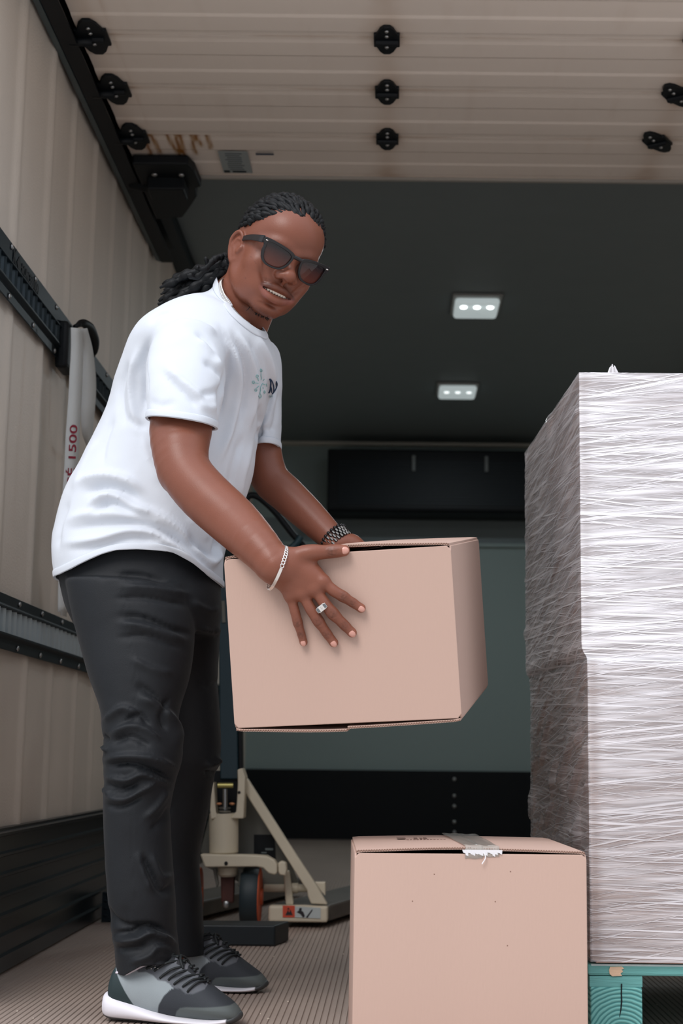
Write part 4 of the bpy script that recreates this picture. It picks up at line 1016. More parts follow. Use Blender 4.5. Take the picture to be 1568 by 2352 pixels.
# --- skin colours: lips, brows, beard, lighter finger tips, creases
Lp = hloc(VB); hd = np.linalg.norm(Lp, axis=1) < .2
tone = np.ones((len(VB), 3)); nz = fbm(VB, 35, 3)
tone *= (1 + .06 * nz)[:, None]
def g(d, w): return np.exp(-(d / w) ** 2)
x, y, z = Lp.T; front = hd & (y > .03)
lipu = np.zeros(len(VB)); 
def dseg(P, a, b): a = np.array(a); b = np.array(b); ab = b - a; t = np.clip((P - a) @ ab / (ab @ ab), 0, 1); return np.linalg.norm(P - a - t[:, None] * ab, axis=1)
i_ = np.flatnonzero(front); Pf = Lp[i_]
du = np.min([dseg(Pf, ul[i], ul[i + 1]) for i in range(len(ul) - 1)], 0); dl = np.min([dseg(Pf, ll[i], ll[i + 1]) for i in range(4)], 0)
lu = np.clip((.0072 - du) / .002, 0, 1); l2 = np.clip((.0090 - dl) / .002, 0, 1)
tone[i_] *= 1 - lu[:, None] * np.array([.42, .42, .34]); tone[i_] *= 1 + l2[:, None] * np.array([.25, .30, .65])
inm = (np.abs(Pf[:, 0]) < .031) & (np.abs(Pf[:, 2] + .0755) < .0055) & (Pf[:, 1] < .0855) & (Pf[:, 1] > .05); tone[i_[inm]] *= .25
n2 = vnoise(VB[i_], 500); n3 = vnoise(VB[i_], 900)
must = np.clip((.0085 - np.abs(Pf[:, 2] + .0560 + .25 * np.abs(Pf[:, 0]) ** 1.2)) / .005, 0, 1) * np.clip((.040 - np.abs(Pf[:, 0])) / .01, 0, 1) * (Pf[:, 1] > .06) * np.clip((-.048 - Pf[:, 2]) / .003, 0, 1) * (.55 + 12 * np.abs(Pf[:, 0])); tone[i_] *= (1 - .55 * must * (.6 + .4 * n2))[:, None]
chin = 1.1 * g(np.linalg.norm((Pf - [-.022, .060, -.118]) * [1, .8, 1.2], axis=1), .010) + .7 * g(np.linalg.norm((Pf - [0, .070, -.125]) * [1, 1, 1.3], axis=1), .022) + .8 * g(np.linalg.norm(Pf - [-.022, .055, -.122], axis=1), .014) + .35 * g(np.linalg.norm(Pf - [0, .085, -.100], axis=1), .007)
jl = g(np.minimum(dseg(Pf, (-.052, .005, -.085), (-.02, .06, -.120)), dseg(Pf, (.052, .005, -.085), (.02, .06, -.120))), .008) * .35
tone[i_] *= (1 - np.clip((chin + jl) * (.75 + .35 * n2), 0, .92))[:, None]
for s in (-1, 1):
    br = np.minimum(dseg(Pf, (s * .012, .088, .020), (s * .040, .082, .026)), dseg(Pf, (s * .040, .082, .026), (s * .058, .056, .016))); tone[i_] *= (1 - .8 * np.clip((.005 - br) / .002, 0, 1))[:, None]
# a few freckles
fr_ = np.random.default_rng(8)
for k in range(26):
    c = np.array([-.035 + .03 * fr_.standard_normal(), .05, -.03 + .02 * fr_.standard_normal()]); dd = np.hypot(Pf[:, 0] - c[0], Pf[:, 2] - c[2]); tone[i_] *= (1 - .45 * g(dd, .0009))[:, None]
# hair line shade (short growth on temples)
tem = np.clip((Lp[:, 2] - .058 - .35 * np.clip(Lp[:, 1], 0, 1)) / .02, 0, 1) * 0
# hand creases and tips
dmin = np.full(len(VB), 9.); near = np.linalg.norm(VB - hp(740, 1360, .02), axis=1) < .16; j_ = np.flatnonzero(near); Pj = VB[j_]
for (p, r) in JN:
    dd = np.linalg.norm(Pj - p - hn * r * .8, axis=1); tone[j_] *= (1 - .50 * g(dd, r * .80) * (.7 + .5 * vnoise(Pj, 420)))[:, None]
for (a, b, r) in TN:
    t = (Pj - a) @ nrm(b - a) / np.linalg.norm(b - a); dd = np.linalg.norm(Pj - b, axis=1); k = g(dd, r * 1.05)[:, None] * np.clip((t - .72) / .2, 0, 1)[:, None]
    tone[j_] = tone[j_] * (1 - k) + k * np.array([1.45, 1.45, 1.5])
tone = tone.clip(.02, 3)
# knuckle wrinkles as relief
def wr(P):
    d = np.zeros(len(P))
    for (p, r) in JN:
        e = np.linalg.norm(P - p - hn * r * .8, axis=1); d += -.0011 * g(e, r * .8) * np.abs(np.sin(e / .0016 + 2 * vnoise(P, 200)))
    return d
def vnormals(V, F):
    n = np.cross(V[F[:, 2]] - V[F[:, 0]], V[F[:, 3 % F.shape[1]]] - V[F[:, 1]]) if F.shape[1] == 4 else np.cross(V[F[:, 1]] - V[F[:, 0]], V[F[:, 2]] - V[F[:, 0]])
    N = np.zeros_like(V)
    for k in range(F.shape[1]):
        for a in range(3): N[:, a] += np.bincount(F[:, k], n[:, a], len(V))
    return N / (np.linalg.norm(N, axis=1)[:, None] + 1e-12)
NBd = vnormals(VB, FB)
if np.mean(np.sum(NBd * (VB - VB.mean(0)), 1)) < 0: FB = FB[:, ::-1]; NBd = -NBd
VB[j_] += NBd[j_] * wr(Pj)[:, None]
skin = mat('skin', (126, 75, 57), .42, spec=.4, attr='Col', bump=.12, bscale=420)
mesh_np('body', VB - MO, FB, skin, MAN, tone)
# fingernails
nail_m = mat('fingernail', (205, 150, 135), .25, spec=.6)
for (a, b, r) in TN:
    d = nrm(b - a); n = nrm(hn - d * np.dot(hn, d)); sdir = np.cross(d, n); c = b + n * r * .62 - d * r * .05
    if (a, b, r) is TN[-1]: c = b + n * r * .70 - d * .004
    m_ = MB(); m_.ell(c - MO, (r * .66, r * .95, r * .40), np.stack([sdir, d, n], 1), 16, 10); m_.build('fingernail', nail_m, MAN, True)
# teeth
def hl(v): return hw(*v) - MO
t_ = MB()
for i in range(-4, 5):
    a = i * .0060; yb_ = .0862 - 10 * a * a
    t_.ell(hl((a, yb_, -.0728)), np.array((.0036 if abs(i) > 1 else .0039, .0026, .0056)) * HS, HR, 12, 8)
t_.build('teeth', mat('teeth', (238, 228, 214), .25, spec=.6), MAN, True)
# --- hair: rows of locks swept back from the hair line, gathered behind the neck
def skull(d, off=0.):      # point on the skull in head coordinates along direction d
    d = nrm(d); r = 1 / math.sqrt((d[0] / .0735) ** 2 + (d[1] / .0975) ** 2 + (d[2] / .0835) ** 2); return np.array([0, -.006, .027]) + d * (r + off)
hair_m = mat('dreadlock_hair', (7, 10, 13), .55, spec=.28, noise=.5, nscale=90, bump=.4, bscale=500)
hrng = np.random.default_rng(21)
hb_ = MB()
def lock(P, r0, n=None, taper=True, seed=0, amp=.2):
    P = np.asarray(P); L = np.linalg.norm(np.diff(P, axis=0), axis=1).sum(); n = n or max(int(L / .0022), 8); Q = crom(P, n); s = np.linspace(0, L, n)
    r = r0 * (1 + amp * np.sin(s / .0042 + seed * 3) + .12 * vnoise(np.stack([s * 150, s * 0 + seed, s * 0], -1)))
    w = .0012 * np.stack([np.sin(s / .0065 + seed), np.cos(s / .0065 + seed), np.sin(s / .009 + seed * 2)], -1)
    if taper: r = r * np.clip((L - s) / (L * .08) * .7 + .3, 0, 1)
    r[0] *= .5; hb_.tube(Q + w, r, 8)
# scalp cap, cut along the hair line
def hairline(az):           # az: 0 front, pi back -> elevation of the hair line on the skull
    a = abs(az); return np.interp(a, [0, .35, .62, .80, 1.0, 1.25, 1.45, 1.9, 2.4, 3.2], [.66, .64, .62, .44, .30, .26, .00, -.30, -.55, -.60])
Vc = []; nu, nv = 96, 26
for i in range(nu):
    az = -math.pi + 2 * math.pi * i / nu; e0 = hairline(az) + .03 * math.sin(az * 23)
    for j in range(nv):
        el = e0 + (math.pi / 2 - e0) * j / (nv - 1); d = (math.sin(az) * math.cos(el), math.cos(az) * math.cos(el), math.sin(el))
        Vc.append(hw(*skull(d, .0002 + .0030 * min(j / 3, 1))) - MO)
Fc = [(i * nv + j, ((i + 1) % nu) * nv + j, ((i + 1) % nu) * nv + j + 1, i * nv + j + 1) for i in range(nu) for j in range(nv - 1)]
hb_.add(Vc, Fc)
nape = nrm(np.array([0.0, -.95, -.42]))
GP = hw(-.018, -.108, -.045)
def slerp(a, b, t):
    w = math.acos(np.clip(np.dot(a, b), -1, 1)); return (math.sin((1 - t) * w) * a + math.sin(t * w) * b) / math.sin(w)
k = 0
for az0 in np.linspace(-1.42, 1.42, 35):
    el = hairline(az0) + .02
    a = np.array([math.sin(az0) * math.cos(el), math.cos(az0) * math.cos(el), math.sin(el)])
    wv = .35 * hrng.standard_normal()
    P = []
    for t in np.linspace(0, 1, 9):
        d = slerp(a, nape, t * .97)
        # sides comb back, top goes over the crown
        d = d + np.array([.05 * wv * math.sin(t * 3.1), 0, .10 * math.sin(t * 3.14)]); P.append(hw(*skull(d, .0005 + .0045 * math.sin(min(t * 5, 1) * 1.57) + .003 * hrng.random())) - MO)
    P.append(GP + .012 * hrng.standard_normal(3) - MO); lock(P, .0050 + .0010 * hrng.random(), seed=k); k += 1
for az0 in np.linspace(-1.2, 1.2, 15):     # a second, raised row from mid crown
    el = hairline(az0) + .35; a = np.array([math.sin(az0) * math.cos(el), math.cos(az0) * math.cos(el), math.sin(el)])
    P = [hw(*skull(slerp(a, nape, t * .97), .005 + .003 * math.sin(t * 3.1))) - MO for t in np.linspace(0, 1, 7)]
    P.append(GP + .012 * hrng.standard_normal(3) - MO); lock(P, .0052, seed=k); k += 1
# tail: locks falling over the back of the shoulder
ends = [(368, 662), (374, 652), (380, 676), (366, 690), (372, 704), (392, 668), (400, 690), (384, 712), (410, 650), (418, 676), (398, 706), (430, 690), (440, 664), (372, 716), (362, 700), (425, 640), (388, 648), (405, 720), (420, 712), (445, 700), (455, 690), (376, 668), (368, 676), (415, 700)]
for i, (ex, ey) in enumerate(ends):
    Y = 3.10 + .09 * hrng.random(); E_ = at(ex, ey, Y); sx = 520 + 30 * hrng.random(); s0 = at(548 - 10 * hrng.random(), 575 + 34 * hrng.random(), 3.04 + .03 * hrng.random())
    top = np.interp(ex, [360, 430, 520], [655, 604, 560]); m1 = at(505 + 12 * hrng.random(), min(590 + (ey - 640) * .30 + 14 * hrng.random(), 650), 3.07 + .05 * hrng.random()); m2 = at((ex + 505) / 2 + 6, (ey + 600) / 2 + (ey - 670) * .1 + 8 * hrng.random() - 4, (Y + 3.09) / 2)
    lock([GP - MO, s0 - MO, m1 - MO, m2 - MO, E_ - MO], .0078 + .0012 * hrng.random(), seed=i * 1.7, amp=.22)
for i in range(3): lock([at(512, 588, 3.06) - MO, at(492, 596, 3.05) - MO, at(478 - 12 * i, 606 + 14 * i, 3.05) - MO, at(470 - 20 * i, 590 + 22 * i, 3.04) - MO], .006, seed=i, amp=.2)
# small beard tuft under the chin
for i in range(150):
    if i < 90: a = np.array([.010 * hrng.standard_normal(), .064 + .007 * hrng.standard_normal(), -.1265 + .001 * hrng.standard_normal()]); d_ = np.array([0, .2, -1.]) ; L = .005 + .009 * hrng.random()
    else: a = np.array([-.020, .0635, -.1215]) + .0040 * hrng.standard_normal(3) * [1, 1, .8]; d_ = np.array([-.4, .3, -.7]); L = .0012 + .0015 * hrng.random()
    d_ = nrm(d_ + .35 * hrng.standard_normal(3)); b = a + d_ * L
    hb_.tube([hw(*a) - MO, hw(*((a + b) / 2 + .0006 * hrng.standard_normal(3))) - MO, hw(*b) - MO], [.0007, .0006, .0002], 4)
hb_.build('hair', hair_m, MAN, True)

# --- sunglasses
sg = empty('sunglasses'); sg.parent = MAN; sg['label'] = 'black square framed sunglasses with brown graded lenses'
fr_m = mat('sunglass_frame', (22, 22, 25), .38, spec=.5)
def glens():
    m = mat('tinted_lens', (30, 14, 12), .05, spec=.5); nt = m.node_tree; bs = nt.nodes['Principled BSDF']
    tc = nt.nodes.new('ShaderNodeAttribute'); tc.attribute_name = 'Col'; nt.links.new(tc.outputs[0], bs.inputs['Base Color']); bs.inputs['IOR'].default_value = 1.5
    return m
lens_m = glens()
GT = np.array(Matrix.Rotation(R_(-7), 3, 'X'))
def gl(x, z, o=0.):     # point on the slightly wrapped, slightly tilted frame front
    x = x * 1.05 - .0015; y = .1085 - 2.8 * x * x + o; p = np.array([0, 0, .002]) + GT @ np.array([0, 0, z]); return HO + HR @ (np.array([x, y + p[1], p[2]]) * HS) - MO
out = [(.0085, .0120), (.0200, .0175), (.0400, .0205), (.0600, .0215), (.0700, .0200), (.0715, .0120), (.0665, .0060), (.0655, -.0060), (.0600, -.0200), (.0500, -.0275), (.0360, -.0285), (.0220, -.0250), (.0130, -.0150), (.0090, -.0030)]
inn = [(.0135, .0080), (.0220, .0122), (.0400, .0150), (.0550, .0155), (.0625, .0130), (.0620, .0030), (.0610, -.0060), (.0565, -.0180), (.0480, -.0240), (.0360, -.0250), (.0245, -.0218), (.0165, -.0130), (.0130, -.0020), (.0122, .0040)]
def smooth_loop(P, n): P = np.array(P + P[:3]); m = len(P) - 3; Q = crom(P, 12 * (len(P) - 1) + 1); Q = Q[12:12 * (m + 1)]; return Q
for s in (-1, 1):
    o_ = smooth_loop(out, 0); i_2 = smooth_loop(inn, 0)
    ang = lambda Q: np.arctan2(Q[:, 1] + .004, Q[:, 0] - .038)
    th_ = np.linspace(-math.pi, math.pi, 72, endpoint=False)
    def rs(Q): a = ang(Q); o2 = np.argsort(a); a = a[o2]; r = np.hypot(Q[o2, 0] - .038, Q[o2, 1] + .004); r2 = np.interp(th_, a, r, period=2 * math.pi); return np.stack([.038 + r2 * np.cos(th_), -.004 + r2 * np.sin(th_)], 1)
    O, I = rs(o_), rs(i_2); n = len(O); V = []
    for (o1, o2) in ((0, .0045), ):
        V = [gl(s * p[0], p[1], o2) for p in O] + [gl(s * p[0], p[1], o2) for p in I] + [gl(s * p[0], p[1], o1 - .001) for p in I] + [gl(s * p[0], p[1], o1 - .001) for p in O]
    F = []
    for k in range(4):
        for i in range(n): F.append((k * n + i, k * n + (i + 1) % n, ((k + 1) % 4) * n + (i + 1) % n, ((k + 1) % 4) * n + i))
    b = MB(); b.add(V, F)
    if s == 1:   # bridge joins both rims
        b.tube([gl(x_, .0095 - 6 * x_ * x_, .001) for x_ in np.linspace(-.011, .011, 9)], .0042, 10)
    b.build('frame', fr_m, sg, bevel=.0009, seg=2)
    V = [gl(s * .038, -.004, .0026)] + [gl(s * p[0], p[1], .0012) for p in I]; V2 = [gl(s * .038, -.004, .0015)] + [gl(s * p[0], p[1], .0) for p in I]
    zc = np.array([-.004] + [p[1] for p in I] * 1); t = np.clip((zc + .022) / .034, 0, 1)[:, None]; c = (1 - t) * np.array(lin((92, 46, 36))) + t * np.array(lin((16, 14, 20)))
    # concentric rings so that the lens is gently domed
    rings = 8; VV = []; CC = []
    for q in range(rings + 1):
        f = q / rings
        for p in I:
            xx = .038 + (p[0] - .038) * f; zz = -.004 + (p[1] + .004) * f; VV.append(gl(s * xx, zz, .0012 + .0016 * (1 - f * f))); tt = np.clip((zz + .022) / .034, 0, 1); CC.append((1 - tt) * np.array(lin((92, 46, 36))) + tt * np.array(lin((16, 14, 20))))
    FF = [(q * n + i, q * n + (i + 1) % n, (q + 1) * n + (i + 1) % n, (q + 1) * n + i) for q in range(rings) for i in range(n)]
    lo_ = mesh_obj('lens', VV, FF, lens_m, sg, True, col=np.array(CC))
    # temple
    hz = [(s * .0745 - .0015, .0955, .0165), (s * .0775 - .001, .080, .0140), (s * .0785, .045, .009), (s * .0775, .012, .002), (s * .0770, -.014, -.006)]
    b = MB(); Q = crom(hz, 20); V = []
    for i, p in enumerate(Q):
        hgt = np.interp(i / 19, [0, .25, 1], [.0075, .0068, .0050])
        for dx, dz in ((-.0018, hgt), (.0018, hgt), (.0018, -hgt), (-.0018, -hgt)): V.append(HO + HR @ (np.array([p[0] + dx, p[1], p[2] + dz]) * HS) - MO)
    F = [(4 * i + k, 4 * i + (k + 1) % 4, 4 * i + 4 + (k + 1) % 4, 4 * i + 4 + k) for i in range(19) for k in range(4)] + [(3, 2, 1, 0), (76, 77, 78, 79)]
    b.add(V, F); b.build('temple', fr_m, sg, bevel=.0012, seg=2)
    b = MB(); b.ell(gl(s * .0660, .0155, .0050), np.array((.0030, .0012, .0014)) * HS, HR, 12, 8); b.build('rivet', M['silver'], sg, True)

# --- silver neck chain
def link_loop(b, C, u, v, ru, rv, n, r, lw, ll_, n2=10):
    """flat curb links along an ellipse"""
    for i in range(n):
        a = 2 * math.pi * i / n; p = C + math.cos(a) * ru * u + math.sin(a) * rv * v; t = nrm(-math.sin(a) * ru * u + math.cos(a) * rv * v); no = nrm(math.cos(a) * u / ru + math.sin(a) * v / rv); w = np.cross(t, no)
        w2 = nrm(w * math.cos(.35) + t * math.sin(.35)); t2 = nrm(np.cross(w2, no))
        b.tube([p + no * .0006 + t2 * ll_ * math.cos(q) + w2 * lw * math.sin(q) for q in np.linspace(0, 2 * math.pi, n2, endpoint=False)], r, 5, closed=True)
# ------------------------------------------------------------------ clothing
def ringloft(secs, n=64, m=10, cap=True):
    """secs: (centre, A, B) half axes -> closed tube mesh"""
    C = crom([s[0] for s in secs], m * (len(secs) - 1) + 1); A = crom([s[1] for s in secs], len(C)); B = crom([s[2] for s in secs], len(C))
    th = np.linspace(0, 2 * math.pi, n, endpoint=False); ex = .92
    c, s = np.cos(th), np.sin(th); c = np.sign(c) * np.abs(c) ** ex; s = np.sign(s) * np.abs(s) ** ex
    V = (C[:, None] + A[:, None] * c[None, :, None] + B[:, None] * s[None, :, None]).reshape(-1, 3); k = len(C)
    a = np.arange(k * n).reshape(k, n); b = np.roll(a, -1, 1)
    F = [tuple(f) for f in np.stack([a[:-1], b[:-1], b[1:], a[1:]], -1).reshape(-1, 4)]
    F += [tuple(a[0][::-1]), tuple(a[-1])]
    return V, F
def sec(L, R, Y, b, bx=0., bz=0., dY=0.):
    """left and right outline pixels at depth Y; b half depth; dY = how much the right edge lies deeper"""
    l = at(L[0], L[1], Y - dY); r = at(R[0], R[1], Y + dY); return ((l + r) / 2, (r - l) / 2, np.array([bx, b, bz]))
def remesh(parts, voxel, smooth=6, lam=.6):
    me = bpy.data.meshes.new('t'); V = []; F = []; n = 0
    for v, f in parts: V += [tuple(q) for q in v]; F += [tuple(int(i) + n for i in q) for q in f]; n += len(v)
    me.from_pydata(V, [], F); bm = bmesh.new(); bm.from_mesh(me); bmesh.ops.recalc_face_normals(bm, faces=bm.faces); bm.to_mesh(me); bm.free()
    o = bpy.data.objects.new('t', me); COL.objects.link(o); r = o.modifiers.new('r', 'REMESH'); r.mode = 'VOXEL'; r.voxel_size = voxel; r.adaptivity = 0
    bpy.context.view_layer.update(); dg = bpy.context.evaluated_depsgraph_get(); m2 = bpy.data.meshes.new_from_object(o.evaluated_get(dg))
    Vn = np.zeros(len(m2.vertices) * 3); m2.vertices.foreach_get('co', Vn); Vn = Vn.reshape(-1, 3); Fn = np.zeros(len(m2.loops), np.int32); m2.loops.foreach_get('vertex_index', Fn); Fn = Fn.reshape(-1, 4)
    bpy.data.objects.remove(o); bpy.data.meshes.remove(m2); bpy.data.meshes.remove(me)
    return laplace(Vn, Fn, smooth, lam), Fn
def clip(V, F, f):
    """keep the part of a quad mesh where f>0, cutting the faces on the border"""
    T = np.concatenate([F[:, [0, 1, 2]], F[:, [0, 2, 3]]]) if F.shape[1] == 4 else F
    ins = f[T] > 0; full = ins.all(1); part = ins.any(1) & ~full; out = [tuple(t) for t in T[full]]; V = list(V); cache = {}
    def cut(a, b):
        k = (min(a, b), max(a, b))
        if k not in cache: t = f[a] / (f[a] - f[b]); cache[k] = len(V); V.append(V[a] + t * (V[b] - V[a]))
        return cache[k]
    for t in T[part]:
        poly = []
        for i in range(3):
            a, b = int(t[i]), int(t[(i + 1) % 3])
            if f[a] > 0: poly.append(a)
            if (f[a] > 0) != (f[b] > 0): poly.append(cut(a, b))
        for i in range(1, len(poly) - 1): out.append((poly[0], poly[i], poly[i + 1]))
    V = np.array(V); T = np.array(out); used = np.unique(T); mp = np.full(len(V), -1); mp[used] = np.arange(len(used)); return V[used], mp[T]
def border_loops(T):
    e = np.concatenate([T[:, [0, 1]], T[:, [1, 2]], T[:, [2, 0]]]); k = set(map(tuple, e)); nx = {a: b for a, b in k if (b, a) not in k}; loops = []
    while nx:
        s0 = next(iter(nx)); L = [s0]; c = nx.pop(s0)
        while c in nx: L.append(c); c = nx.pop(c)
        loops.append(L)
    return loops
def polyd(Q, pl):
    """distance of points Q (px) to a polyline pl and signed side"""
    d = np.full(len(Q), 1e9); sg = np.zeros(len(Q)); tt = np.zeros(len(Q)); L = 0; seg = [np.hypot(pl[i + 1][0] - pl[i][0], pl[i + 1][1] - pl[i][1]) for i in range(len(pl) - 1)]; tot = sum(seg)
    for i in range(len(pl) - 1):
        a = np.array(pl[i], float); ab = np.array(pl[i + 1], float) - a; t = np.clip((Q - a) @ ab / (ab @ ab), 0, 1); v = Q - a - t[:, None] * ab; dd = np.hypot(v[:, 0], v[:, 1])
        s = np.sign(ab[0] * v[:, 1] - ab[1] * v[:, 0]); m = dd < d; d[m] = dd[m]; sg[m] = s[m]; tt[m] = (L + t[m] * seg[i]) / tot; L += seg[i]
    return d, sg, tt
def folds(V, N, FL, back=False):
    """ridges (+) and creases (-) along polylines laid over the cloth, fading to their ends"""
    Q = proj(V); face = np.clip(-np.sum(N * (V - _C) / np.linalg.norm(V - _C, axis=1)[:, None], 1) * 3 + .6, 0, 1); D = np.zeros(len(V))
    for pl, w, amp in FL:
        xs = [p[0] for p in pl]; ys = [p[1] for p in pl]; mk = (Q[:, 0] > min(xs) - 3 * w) & (Q[:, 0] < max(xs) + 3 * w) & (Q[:, 1] > min(ys) - 3 * w) & (Q[:, 1] < max(ys) + 3 * w)
        idx = np.flatnonzero(mk)
        if len(idx) == 0: continue
        P2 = crom(np.array(pl, float), 6 * (len(pl) - 1) + 1); d, s, t = polyd(Q[idx], P2); q = d / w * (np.where(s > 0, 1.0, 2.0))
        D[idx] += amp * np.exp(-q * q) * np.clip(np.minimum(t, 1 - t) * 5 + .12, 0, 1)
    return D * face

# --- t-shirt
tor = [sec((140, 1372), (512, 1400), 3.20, .175), sec((127, 1300), (511, 1335), 3.20, .180), sec((126, 1235), (515, 1262), 3.20, .182), sec((150, 1140), (545, 1188), 3.19, .172), sec((204, 1035), (576, 1100), 3.175, .155),
       sec((252, 935), (588, 1015), 3.17, .150, .01), sec((284, 850), (606, 930), 3.15, .165, .02), sec((318, 775), (632, 850), 3.12, .180, .02), sec((370, 722), (626, 795), 3.11, .145, .01), sec((432, 690), (609, 768), 3.10, .105), sec((482, 668), (600, 752), 3.09, .078, 0, .020), sec((500, 640), (594, 722), 3.09, .070, 0, .034), sec((512, 618), (590, 694), 3.09, .066, 0, .034)]
slN = [sec((425, 735), (505, 745), 3.06, .065), sec((368, 762), (514, 790), 2.99, .080), sec((338, 830), (520, 860), 2.95, .082), sec((334, 900), (512, 925), 2.925, .080), sec((338, 950), (497, 970), 2.91, .076), sec((340, 1000), (490, 1020), 2.90, .074)]
slF = [sec((556, 764), (606, 778), 3.20, .05), sec((560, 785), (637, 800), 3.26, .07), sec((566, 840), (646, 850), 3.30, .075), sec((578, 960), (646, 965), 3.33, .072), sec((582, 1020), (643, 1025), 3.335, .068), sec((584, 1060), (640, 1062), 3.335, .066)]
VS, FS = remesh([ringloft(tor), ringloft(slN, 48), ringloft(slF, 48)], .0040, 7)
NS = vnormals(VS, FS)
if np.mean(np.sum(NS * (VS - VS.mean(0)), 1)) < 0: FS = FS[:, ::-1]; NS = -NS
RF = [  # (polyline in picture, half width, height)
 ([(505, 745), (530, 800), (526, 850), (512, 905), (506, 960)], 8, -.007), ([(518, 770), (545, 830), (548, 900), (530, 980), (505, 1060)], 10, .007), ([(534, 760), (562, 830), (566, 900), (552, 980)], 7, -.006),
 ([(548, 760), (580, 830), (586, 900), (572, 985)], 8, .005), ([(575, 780), (602, 840), (606, 900)], 6, -.004), ([(592, 770), (622, 830), (628, 890)], 6, .004), ([(600, 800), (616, 850), (620, 920), (606, 985)], 5, -.0035),
 ([(400, 740), (452, 745), (500, 765)], 9, .004), ([(450, 760), (480, 790), (500, 830)], 8, -.004), ([(455, 775), (490, 810), (508, 850)], 8, .0045), ([(470, 830), (500, 850), (512, 868)], 8, -.005),
 ([(372, 850), (410, 890), (448, 925), (452, 940)], 9, -.0045), ([(385, 845), (430, 885), (468, 915)], 10, .0045), ([(460, 905), (490, 900), (508, 890)], 7, -.005), ([(455, 925), (480, 935), (500, 930)], 7, .004), ([(345, 920), (370, 930), (400, 925)], 6, -.0025),
 ([(345, 780), (332, 830), (336, 890), (333, 950)], 7, -.007), ([(322, 800), (305, 870), (312, 960), (330, 1000)], 11, .006), ([(300, 830), (280, 900), (290, 980)], 9, -.004),
 ([(335, 985), (310, 975), (295, 960)], 8, -.005), ([(330, 1000), (345, 1060), (372, 1110)], 10, .004), ([(345, 740), (362, 722), (392, 715)], 6, -.0035),
 ([(180, 1110), (230, 1092), (290, 1100), (330, 1130)], 12, .008), ([(195, 1130), (240, 1118), (290, 1128), (320, 1150)], 9, -.007), ([(200, 1162), (240, 1135), (272, 1142), (300, 1160), (345, 1175)], 8, .008), ([(215, 1178), (258, 1152), (300, 1172), (350, 1195)], 7, -.008),
 ([(300, 1165), (360, 1180), (410, 1215), (440, 1255)], 10, .008), ([(150, 1195), (200, 1180), (270, 1180), (340, 1190), (400, 1225)], 11, .006), ([(160, 1215), (220, 1205), (300, 1200), (370, 1215), (430, 1260)], 8, -.006),
 ([(150, 1245), (220, 1238), (300, 1218), (370, 1232), (425, 1275), (470, 1315)], 9, .008), ([(160, 1262), (230, 1252), (300, 1232), (360, 1240), (420, 1285)], 6, -.006), ([(330, 1245), (390, 1250), (440, 1290), (490, 1322)], 7, .006),
 ([(440, 1250), (470, 1285), (485, 1290), (505, 1262)], 8, .010), ([(430, 1225), (460, 1262), (480, 1282)], 6, -.008), ([(495, 1215), (500, 1250), (490, 1283)], 7, -.006), ([(440, 1180), (480, 1240)], 12, .005),
 ([(160, 1150), (140, 1200), (134, 1260)], 9, -.003), ([(225, 1010), (195, 1070), (170, 1130)], 12, .003), ([(262, 960), (240, 1020), (236, 1070)], 9, -.003),
 ([(400, 1010), (440, 1060), (490, 1080)], 9, -.0), ([(560, 1000), (540, 1060), (528, 1130)], 10, -.003), ([(580, 1010), (565, 1070), (548, 1150)], 8, .003),
 ([(585, 1010), (605, 985), (640, 985)], 5, -.004), ([(590, 995), (612, 960), (630, 900)], 6, .004), ([(620, 1000), (632, 960), (640, 900)], 5, -.003), ([(598, 930), (600, 970), (592, 1010)], 5, -.006)]
D = folds(VS, NS, RF) * 2.2
D += .0022 * fbm(VS * [1, 1, 2.0], 9, 3) + .0010 * (1 - np.abs(vnoise(VS @ np.array([[1, 0, .3], [0, 1, 0], [-.8, 0, 1]]), 22))) ** 2
D = laplace(np.column_stack([D] * 3), FS, 5, .6)[:, 0]; VS = VS + NS * D[:, None]; VS = laplace(VS, FS, 1, .4)
Q = proj(VS)
hemy = np.interp(Q[:, 0], [100, 128, 160, 200, 240, 272, 320, 400, 440, 470, 505, 520], [1313, 1313, 1306, 1291, 1276, 1268, 1266, 1269, 1290, 1315, 1336, 1338])
# hem heights in the world: the cut is a surface following the hem line on the near side
yw = VS[:, 1]; hemz = at(300, 1290, 3.2)[2]
hz_ = np.array([at(a, b, 3.05)[2] for a, b in ((100, 1313), (128, 1313), (160, 1306), (200, 1291), (240, 1276), (272, 1268), (320, 1266), (400, 1269), (440, 1290), (470, 1315), (505, 1336), (520, 1338))]); hx_ = np.array([at(a, 1300, 3.05)[0] for a in (100, 128, 160, 200, 240, 272, 320, 400, 440, 470, 505, 520)])
fh = VS[:, 2] - np.interp(VS[:, 0], hx_, hz_)
nearS = (np.linalg.norm((VS - at(415, 985, 2.905)) * [1, 1, 1], axis=1) < .16) & (VS[:, 1] < 2.993)
sl_n = nrm(at(340, 962, 2.93) - at(336, 900, 2.93)); sa, sb = at(340, 963, 2.91), at(492, 983, 2.91); sn = nrm(np.cross(sb - sa, [0, 1, .08])); sn = sn if sn[2] > 0 else -sn
f2 = np.where((VS[:, 2] < at(400, 930, 2.9)[2]) & nearS & (Q[:, 0] < 512), (VS - sa) @ sn, 1.)
sa2, sb2 = at(583, 1031, 3.335), at(642, 1031, 3.335); sn2 = nrm(np.cross(sb2 - sa2, [0, 1, 0])); sn2 = sn2 if sn2[2] > 0 else -sn2
f3 = np.where((VS[:, 1] > 3.245) & (VS[:, 2] < at(610, 1000, 3.33)[2]) & (VS[:, 0] > at(578, 1000, 3.33)[0]), (VS - sa2) @ sn2, 1.)
nkC = (at(502, 648, 3.09) + at(600, 755, 3.05)) / 2; nkn = nrm(np.cross(at(600, 752, 3.06) - at(496, 651, 3.10), [0, 1., .55])); nkn = nkn if nkn[2] > 0 else -nkn
